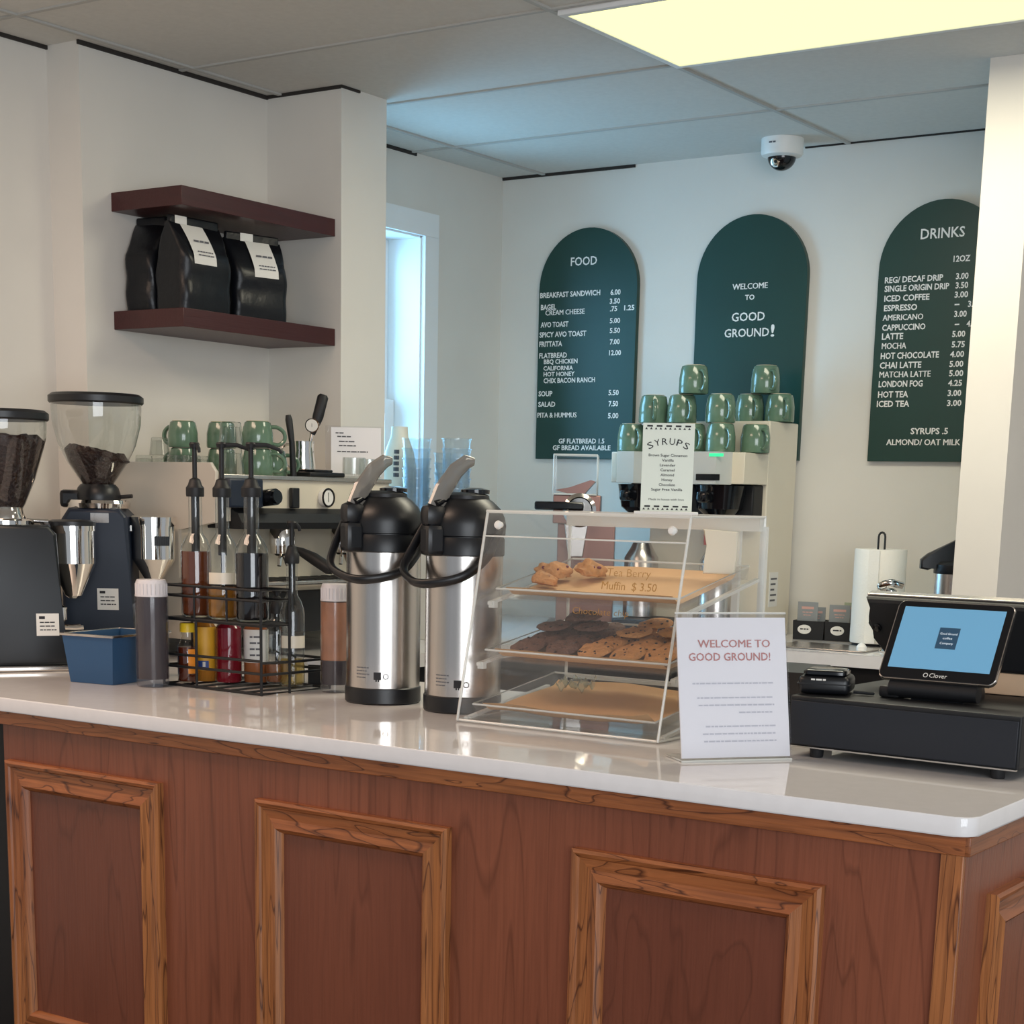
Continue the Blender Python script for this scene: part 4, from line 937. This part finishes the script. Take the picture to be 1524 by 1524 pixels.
# ------------------------------------------------------------------ floating shelves and coffee bags
SX = -3.423
for z0, lab in ((2.096, 'upper dark mahogany floating shelf above the black coffee bags'), (1.786, 'lower dark mahogany floating shelf holding the black coffee bags')):
    b = B(); b.box(-3.69, SX, 3.432, 4.058, z0, z0 + .049, bev=.0015); tag(b.build('floating_shelf', 'shelfw'), lab, 'shelf', 'floating shelves')
def coffee_bag(loc, rz, w, d, h, label, lab=True, lean=0):
    t = thing('coffee_bag', label, 'coffee bag', loc, rz, 'black coffee bags on the shelf')
    b = B(); nu, nv = 40, 22; rd = random.Random(int(h * 1000) + int(w * 777))
    rings = []
    for j in range(nv + 1):
        v = j / nv; z = h * v
        top = max(0, (v - .62) / .38); dd = d * (1 - .93 * top ** 1.3) * (1 + .10 * math.sin(PI * min(1, v / .7)))
        ww = w * (1 - .02 * math.sin(PI * v) + .03 * top)
        pts = rrect(-ww / 2, ww / 2, -dd / 2, dd / 2, min(dd, ww) * .22, 9)
        ring = []
        for k, (x, y) in enumerate(pts):
            wob = .004 * math.sin(9 * x / w + 14 * v + rd.uniform(0, .3)) * math.sin(PI * v)
            ring.append(b.bm.verts.new((x, y + wob - lean * v * v + .10 * d * top * math.sin(6 * x / w), z)))
        rings.append(ring)
    for A, Q in zip(rings, rings[1:]):
        n = len(A)
        for k in range(n): b.face([A[k], A[(k + 1) % n], Q[(k + 1) % n], Q[k]])
    b.face(list(reversed(rings[0]))); b.face(rings[-1])
    b.build('pouch', 'bag', t, ang=60)
    b = B(); b.box(-w * .48, w * .48, -.007 - lean, .007 - lean, h - .012, h + .018, bev=.004); ft_ = b.build('folded_top', 'bag', t)
    if lab:
        b = B(); b.box(lab[0] - .012, lab[0] + .030, -.0085 - lean, -.0072 - lean, h - .010, h + .017); b.build('label_flap', 'label', ft_, smooth=False)
    if lab:
        b = B(); fy_ = lambda v: -(d * (1 - .93 * max(0, (v - .62) / .38) ** 1.3) * (1 + .10 * math.sin(PI * min(1, v / .7)))) / 2 - .0035 - lean * v * v
        x0, x1 = lab
        b.grid(lambda u, v: (x0 + (x1 - x0) * u, fy_(.52 + .46 * v) - .0015, h * (.52 + .46 * v)), 6, 10)
        o = b.build('label', 'label', t)
        b = B()
        for k, (zz, hh) in enumerate(((.78, .005), (.66, .003), (.62, .003))):
            scribble(b, x0 + .2 * (x1 - x0), x1 - .12 * (x1 - x0), h * zz, hh, 20 + k + int(w * 100), fy_(zz) - .0032)
        b.build('print', 'ink', o, smooth=False)
    return t
ZS = 1.8355
coffee_bag((-3.630, 3.525, ZS), math.radians(4), .110, .12, .236, 'plain black coffee bag at the shelf\'s wall end, no label showing', lab=False)
coffee_bag((-3.498, 3.548, ZS), math.radians(88), .185, .120, .228, 'black coffee bag with a white label, middle one on the lower shelf', (-.060, .022))
coffee_bag((-3.503, 3.785, ZS), math.radians(76), .185, .110, .218, 'black coffee bag with white label next to the bare shelf end', (-.030, .050))
# ------------------------------------------------------------------ espresso machine
MX, MY0, MY1 = -3.19, 3.305, 4.035
t = thing('espresso_machine', 'cream two-group espresso machine against the wall with cups on top', 'espresso machine', (MX, MY0, ZT))
L_ = MY1 - MY0; Dp = .465
b = B(); b.prism([(-Dp, .06), (-.02, .06), (-.02, .19), (-.09, .20), (-.09, .355), (-.005, .365), (-.005, .478), (-.02, .486), (-Dp, .486)], .012, L_, 'XZ', bev=.003)
b.build('body', 'cream', t, ang=40)
b = B(); b.prism([(-Dp - .005, .05), (-.06, .05), (-.06, .20), (-.14, .21), (-.14, .34), (-.005, .36), (0, .49), (-.02, .514), (-Dp - .005, .514)], 0, .012, 'XZ', bev=.002); b.build('side_panel', mat('side enamel', '#c9c1b4', .35), t, ang=40)
b = B(); b.box(-.004, .004, .012, L_, .474, .4858, bev=.002); b.build('cup_rail', 'steel', t)
b = B(); b.prism([(-.09, .345), (.03, .345), (.035, .362), (.02, .385), (-.006, .40), (-.006, .365), (-.09, .365)], .06, L_ - .01, 'XZ', bev=.002); b.build('front_console', 'blackm', t, ang=40)
b = B(); b.box(-.004, .030, .02, .15, .40, .476, bev=.006); b.build('control_box', 'navy', t)
b = B(); b.cyl((-.002, .17, .425), (.055, .17, .43), .022, n=24); b.cyl((.055, .17, .43), (.062, .17, .431), .018, n=24); b.build('steam_knob', 'blackg', t)
for y0, y1 in ((.285, .315), (.605, .63)):
    b = B(); b.box(-.002, .012, y0, y1, .40, .455, bev=.003); b.build('paddle', 'black', t)
b = B(); b.cyl((-.004, .435, .43), (.012, .435, .43), .026, n=32); o = b.build('gauge', 'white', t); b = B(); b.tube([(.012, .435 + .024 * math.cos(a), .43 + .024 * math.sin(a)) for a in [2 * PI * k / 24 for k in range(24)]], .003, closed=True, n=6); b.box(.0121, .0128, .434, .436, .418, .444); b.build('bezel', 'blackg', o)
for gy in (.26, .52):
    b = B(); b.lathe([(.036, .30), (.036, .335), (.030, .35), (.030, .36)], c=(-.005, gy), n=28); b.build('group_head', 'chrome', t)
    b = B(); b.lathe([(.022, .272), (.032, .278), (.034, .302)], c=(-.005, gy), n=28); 
    for s in (-.012, .012): b.tube(smooth_path([(-.005, gy + s * .5, .275), (-.003, gy + s, .262), (.0, gy + s * 1.5, .245)]), .006, n=8)
    pf = b.build('portafilter', 'chrome', t)
    b = B(); b.tube([(.022, gy, .292), (.06, gy + .006, .284), (.10, gy + .010, .268), (.150, gy + .014, .243), (.162, gy + .015, .237)], .012, n=14, rs=[.009, .012, .0165, .0165, .010]); b.build('handle', 'blackm', pf)
b = B(); b.box(-.11, .06, .05, L_ - .01, .195, .207, bev=.003); b.build('drip_tray', 'steel', t)
b = B()
for k in range(14): y = .07 + k * (L_ - .10) / 14; b.box(-.10, .05, y, y + .028, .207, .209)
b.build('grate', 'blackm', t, smooth=False)
b = B(); b.box(-.40, -.012, .02, L_ - .01, .058, .175, bev=.004); b.build('dark_lower_box', 'blackm', t)  # dark box filling the lower body below the drip tray
for y in (.08, L_ - .08):
    b = B(); b.cyl((-.06, y, 0), (-.06, y, .065), .022); b.build('foot', 'chrome', t); b = B(); b.cyl((-Dp + .05, y, 0), (-Dp + .05, y, .065), .022); b.build('foot', 'chrome', t)
b = B(); b.box(-.03, .045, .02, L_ - .02, .19, .197, bev=.002); b.build('tray_lip', 'cream', t)
b = B(); b.tube(smooth_path([(.0, .10, .37), (.05, .09, .34), (.06, .08, .28), (.05, .07, .22)]), .006, n=8); b.tube(smooth_path([(.0, .675, .37), (.05, .685, .34), (.06, .69, .28), (.05, .70, .22)]), .006, n=8); b.build('steam_wand', 'chrome', t)
ZM = ZT + .4865
# ------------------------------------------------------------------ cups, glasses and tools on the machine
def mug(loc, rz, label, inv=True, group=None, s=1.0, hs=1.0):
    t = thing('mug', label, 'mug', loc, rz, group)
    R, r0, H = .047 * s, .041 * s, .086 * s * hs
    f = (lambda z: H - z) if inv else (lambda z: z)
    b = B(); b.lathe([(r, f(z)) for r, z in ((r0 * .82, 0.0), (r0 * .95, .003), (r0 * 1.02, .012), (R * .985, H * .45), (R, H - .004), (R - .002, H), (R - .004, H - .003), (R - .006, H * .45), (r0 * .9, .010), (0, .007))], n=36, cap0=True, cap1=False); b.build('body', 'mug', t)
    b = B(); b.tube([(x, 0, f(z)) for x, z in [(p.x, p.y) for p in smooth_path([(R * .93, H * .84, 0), (R + .016, H * .86, 0), (R + .030, H * .66, 0), (R + .028, H * .40, 0), (R + .012, H * .22, 0), (r0 * .98, H * .20, 0)], 4)]], .0055, n=10, flat=1.2); b.build('handle', 'mug', t)
    b = B(); b.lathe([(r0 * .80, f(.0005)), (r0 * .80, f(-.0015)), (r0 * .66, f(-.0015)), (r0 * .66, f(.0005))], n=32, cap0=False, cap1=False); b.build('foot_ring', 'mugbase', t)
    return t
gm = 'green mugs upside down on the espresso machine'
F = math.radians(35)
for z_, w_ in ((0, 'lower'), (.0715, 'upper')):
    mug((-3.478, 3.478, ZM + z_), PI, w_ + ' green mug of the stack behind the small shot glasses', group=gm, s=.88, hs=.92)
    mug((-3.400, 3.548, ZM + z_), PI - .6, w_ + ' green mug of the stack behind the clear tumblers', group=gm, s=.88, hs=.92)
mug((-3.245, 3.525, ZM), F, 'lower green mug of the two stacked in front of the slim black tool', group=gm, s=.9, hs=.9)
mug((-3.245, 3.525, ZM + .0715), F + .1, 'upper green mug of the two stacked in front of the slim black tool', group=gm, s=.9, hs=.9)
mug((-3.275, 3.615, ZM), F + .3, 'green mug next to the milk pitcher, its handle outward', group=gm, s=.9, hs=.9)
def glass(name, loc, r0, r1, h, label, cat, group, inv=True, ribs=0):
    t = thing(name, label, cat, loc, 0, group); b = B(); f = (lambda z: h - z) if inv else (lambda z: z)
    vs = b.lathe([(r, f(z)) for r, z in ((r0 * .9, 0), (r0, .002), (r0 * 1.03, h * .18), (r1, h - .001), (r1 - .001, h), (r1 - .003, h - .001), (r0 * .92, h * .2), (0, h * .17))], n=32, cap0=True, cap1=False)
    b.build('bowl', 'thing_glass', t); return t
gs = 'small clear glasses upside down on the machine'
for k, (x, y, z) in enumerate(((-3.500, 3.352, 0), (-3.440, 3.352, 0), (-3.380, 3.352, 0), (-3.320, 3.352, 0), (-3.410, 3.412, 0), (-3.350, 3.412, 0), (-3.440, 3.352, .0465))):
    glass('shot_glass', (x, y, ZM + z), .022, .028, .046, ('small clear shot glass upside down on the espresso machine' if k != 6 else 'small shot glass stacked on another beside the grinder hopper'), 'glass', gs if k != 6 else None)
glass('tumbler', (-3.236, 3.412, ZM), .028, .036, .068, 'lower clear tumbler of the two stacked near the machine\'s edge', 'glass', 'clear tumblers on the machine')
glass('tumbler', (-3.236, 3.412, ZM + .0685), .027, .034, .066, 'upper clear tumbler of the two stacked near the machine\'s edge', 'glass', 'clear tumblers on the machine')
t = thing('milk_pitcher', 'steel milk pitcher holding tools on the espresso machine', 'pitcher', (-3.335, 3.812, ZM), F)
b = B(); b.lathe([(.034, 0), (.036, .003), (.036, .03), (.031, .075), (.033, .10), (.031, .10), (.029, .075), (.034, .03), (0, .006)], n=36, cap0=True, cap1=False); b.build('body', 'chrome', t)
b = B(); b.tube(smooth_path([(-.031, 0, .09), (-.055, 0, .085), (-.06, 0, .05), (-.036, 0, .022)]), .004, n=8); b.build('handle', 'chrome', t)
t = thing('milk_thermometer', 'dial thermometer with a white face clipped to the milk pitcher', 'thermometer', (-3.330, 3.812, ZM + .012), F)
b = B(); b.cyl((.0, 0, 0), (.022, -.012, .125), .002, n=8); b.build('probe', 'chrome', t)
b = B(); b.cyl((.024, -.018, .132), (.024, -.008, .134), .020, n=28); b.build('case', 'chrome', t); b = B(); b.cyl((.024, -.0195, .1318), (.024, -.018, .132), .017, n=28); o = b.build('dial', 'label', t); b = B(); b.box(.0235, .0245, -.0203, -.0197, .128, .146); b.build('needle', 'inkb', o, smooth=False)
t = thing('tool_brush', 'thick black handled brush leaning out of the milk pitcher', 'brush', (-3.337, 3.818, ZM + .02), F)
b = B(); b.tube([(.004, 0, 0), (.016, .004, .07), (.024, .006, .10)], .004, n=8); b.build('ferrule', 'chrome', t); b = B(); b.tube([(.024, .006, .10), (.040, .008, .15), (.054, .010, .205), (.056, .010, .212)], .014, n=14, rs=[.008, .016, .016, .010], flat=.7); b.build('handle', 'blackm', t)
t = thing('pallet_knife', 'slim black handled tool standing between the mugs and pitcher', 'tool', (-3.212, 3.632, ZM), F)
b = B(); b.tube([(0, 0, 0), (-.004, 0, .09), (-.012, 0, .150), (-.014, 0, .163)], .008, n=12, rs=[.009, .008, .010, .007]); b.build('handle', 'blackm', t)
t = thing('coffee_scale', 'flat black coffee scale near the far end of the machine top', 'scale', (-3.243, 3.762, ZM), math.radians(90))
b = B(); b.box(-.075, .075, -.045, .045, 0, .013, bev=.004); b.build('base', 'black', t); b = B(); b.box(-.05, .03, -.038, .038, .013, .020, bev=.003); b.build('pan', 'blackg', t)
glass('tasting_glass', (-3.222, 3.905, ZM), .033, .033, .058, 'clear straight glass on the machine top beside the scale', 'glass', 'straight glasses by the scale', inv=False)
glass('tasting_glass', (-3.222, 3.975, ZM), .031, .031, .056, 'clear straight glass in front of the printed notice', 'glass', 'straight glasses by the scale', inv=False)
t = thing('notice_holder', 'clear upright holder with a printed notice on the espresso machine', 'notice', (-3.30, 3.985, ZM), math.radians(35))
b = B(); b.box(-.075, .095, -.002, .002, 0, .150); b.build('holder', 'glass', t, smooth=False); b = B(); b.box(-.058, .088, -.0035, -.0025, .006, .146); o = b.build('sheet', 'paper', t, smooth=False)
b = B()
for k, (x0, x1, z) in enumerate(((-.045, -.02, .128), (-.04, .0, .118), (-.035, .015, .104), (-.035, .015, .092), (-.04, .05, .075))): scribble(b, x0, x1, z, .0035, 60 + k, -.0042)
b.build('print', 'ink', o, smooth=False)
# ------------------------------------------------------------------ milk bottle, cups by the window
t = thing('milk_bottle', 'tall white bottle with dark side print standing by the window', 'bottle', (-3.46, 4.42, ZT))
b = B(); b.lathe([(.05, 0), (.055, .005), (.055, .53), (.045, .58), (.028, .625), (.026, .655), (0, .656)], n=36); b.build('body', mat('milk white', '#e2dccb', .35), t)
b = B()
R2 = .0556
for k in range(5):
    z = .57 - .018 * k; zz = z
    r = .056 if z < .53 else .056 - (z - .53) * .22
    for a in (-.35, -.2): b.box(r * math.sin(.75 + a) - .004, r * math.sin(.75 + a) + .004, -r * math.cos(.75 + a) - .002, -r * math.cos(.75 + a) + .003, z, z + .012)
b.build('print', 'ink', t, smooth=False)
b = B(); pr = [(.030, 0), (.032, .004), (.044, .118), (.0465, .120), (.0465, .124), (.043, .124), (.0425, .118), (.030, .006)]
b.lathe(pr, n=30, cap0=True, cap1=False); cup0 = b.build('plastic_cup', 'cupplastic')
tag(cup0, 'clear plastic cup nested in the stacks by the window', 'cup', 'nested clear plastic cups by the window')
spots = []
for (x, y, n, dx) in ((-3.345, 4.36, 7, 0), (-3.265, 4.42, 6, .0), (-3.19, 4.36, 7, 0)):
    for k in range(n): spots.append((x + dx * k, y, ZT + .30 + .030 * k + (.012 if n == 7 else 0)))
cup0.location = spots[0]
for sp in spots[1:]: dup(cup0, sp)
t = thing('cup_dispenser', 'low white crate under the clear plastic cup stacks by the window', 'crate', (-3.27, 4.39, ZT))
b = B(); trough(b, -.13, .13, -.10, .10, .0, .31, .004); b.build('box', 'white', t, smooth=False)
b = B(); b.box(-.125, .125, -.095, .095, .29, .2995); b.build('liner', mat('pink print tissue', '#d6d8e8', .7, noise=.1, nscale=14), t, smooth=False)
# ------------------------------------------------------------------ batch brewer with mugs
BX0, BX1 = -3.05, -2.553
t = thing('batch_brewer', 'cream twin coffee brewer on the back worktop with green mugs on top', 'coffee brewer', (BX1, 5.225, ZT))
w = BX1 - BX0
b = B(); b.box(-.44, 0, 0, .215, 0, .706, bev=.004); b.build('tower', 'cream', t)
b = B(); b.box(-.50, -.001, -.17, .0, .500, .600, bev=.003); b.build('head', 'cream', t)
for x0, x1 in ((-.475, -.35), (-.20, -.045)):
    b = B(); b.prism([(x0, -.17), (x0 + .03, -.225), (x1 - .03, -.225), (x1, -.17)], .497, .601, 'XY', bev=.003); b.build('head_front', mat('brewer steel', '#d6d4cc', .25, metal=.5), t, ang=30)
b = B(); b.box(-.145, -.06, -.2275, -.224, .510, .530); b.build('display', 'blackg', t, smooth=False)
b = B(); b.box(-.10, -.05, -.2280, -.224, .585, .595); b.build('status_light', mat('green light', '#30c880', .4, emis=.8), t, smooth=False)
for x in (-.41, -.12):
    b = B(); b.lathe([(.050, .40), (.075, .42), (.088, .495)], c=(x, -.10), n=36); b.box(x - .018, x + .018, -.235, -.16, .44, .475, bev=.008); b.build('brew_basket', 'blackg', t)
b = B(); b.box(-.45, .0, -.22, .0, 0, .05, bev=.004); b.build('base', 'blackm', t)
b = B(); b.box(-.48, -.012, -.075, -.001, .395, .499, bev=.006); b.build('basket_housing', 'blackm', t)
b = B(); b.cyl((-.20, -.001, .33), (-.20, -.03, .33), .012); b.cyl((-.20, -.03, .345), (-.20, -.03, .30), .010); b.build('tap_lever', mat('red tap', '#c84a48', .4), t)
b = B(); b.box(.0, .0012, .05, .115, .10, .215); o = b.build('data_label', 'label', t, smooth=False)
b = B()
for k in range(5): b.box(.0012, .0018, .06, .06 + .045 - .008 * (k % 3), .19 - .018 * k, .196 - .018 * k)
b.build('print', 'ink', o, smooth=False)
b = B(); b.lathe([(.055, 0), (.058, .004), (.058, .20), (.04, .23), (.03, .25)], c=(-.41, -.10), n=36); b.lathe([(.055, 0), (.058, .004), (.058, .20), (.04, .23), (.03, .25)], c=(-.12, -.10), n=36)
for v in b.bm.verts: v.co.z += .051
b.build('server', 'steel', t)
zr = ZT + .602
gb = 'green mugs stacked upside down on the brewer'
A_ = math.radians(35)
def mrow(z, L):
    for x, y, a, lab in L: mug((x, y, z), a - math.radians(75), lab, group=gb, s=1.04)
mrow(zr, ((-3.003, 5.10, A_, 'green mug at the outer end of the bottom row on the brewer'), (-2.895, 5.10, A_, 'green mug in the bottom row behind the syrups card'), (-2.775, 5.10, A_, 'green mug whose handle shows past the edge of the syrups card'), (-2.660, 5.085, A_, 'large looking green mug above the lit brewer front'), (-2.575, 5.165, A_ + .1, 'green mug in the bottom row against the brewer tower')))
mrow(zr + .0925, ((-2.922, 5.10, A_ - .3, 'green mug at the outer end of the middle row'), (-2.815, 5.10, A_, 'green mug in the middle row above the syrups card'), (-2.672, 5.10, A_, 'green mug in the middle row with its handle facing the tower')))
mrow(ZT + .7075, ((-2.684, 5.33, A_ - .1, 'green mug on the tower top nearest the wall board'), (-2.575, 5.335, A_ - .1, 'green mug at the very corner of the brewer tower top')))
mrow(zr + .185, ((-2.775, 5.10, A_ + .1, 'green mug on its own at the peak of the front stack'),))
mrow(ZT + .7995, ((-2.630, 5.33, A_, 'green mug at the peak of the tower stack'),))
# ------------------------------------------------------------------ small grinder beside the brewer
t = thing('shop_grinder', 'reflection-tinted steel coffee grinder with a clear square hopper beside the brewer', 'coffee grinder', (-3.145, 4.985, ZT), math.radians(30))
M['rose'] = mat('reflection-tinted steel', '#86635a', .3, metal=.5)  # rosy tint paints the wood reflected in stainless steel
b = B(); b.box(-.075, .085, -.05, .14, .36, .455, bev=.004); b.box(-.06, .135, .0, .16, 0.03, .36, bev=.004); b.build('body', 'rose', t)
b = B(); b.prism([(-.075, .457), (.07, .457), (.07, .585), (-.075, .585)], -.055, .08, 'XZ'); b.build('hopper', 'glass', t, smooth=False)
b = B()
for z in (.457, .586):
    b.tube([(-.075, -.055, z), (.07, -.055, z), (.07, .08, z), (-.075, .08, z)], .003, n=6, closed=True)
for x, y in ((-.075, -.055), (.07, -.055), (.07, .08), (-.075, .08)): b.tube([(x, y, .457), (x, y, .586)], .0025, n=6)
b.build('hopper_edge', 'edge', t)
b = B(); b.prism([(-.07, .47), (-.03, .46), (.03, .46), (.065, .50), (.05, .505), (-.02, .48)], -.05, .07, 'XZ'); b.build('hopper_chute', 'rose', t, smooth=False)
b = B(); b.lathe([(.052, 0), (.056, .006), (.056, .014), (.044, .018), (.040, .012), (0, .012)], n=36, mtx=Matrix.Translation((.015, -.05, .405)) @ Matrix.Rotation(PI / 2, 4, 'X')); b.build('dial_ring', 'chrome', t)
b = B(); b.box(-.135, .03, -.085, -.062, .404, .432, bev=.006); b.build('lever', 'blackg', t)
b = B(); b.prism([(-.02, .25), (.03, .25), (.045, .36), (-.035, .36)], -.045, .015, 'XZ', bev=.003); b.build('spout', 'steel', t, ang=30)
b = B(); b.box(-.09, .12, -.08, .17, 0, .03, bev=.005); b.build('base', 'black', t)
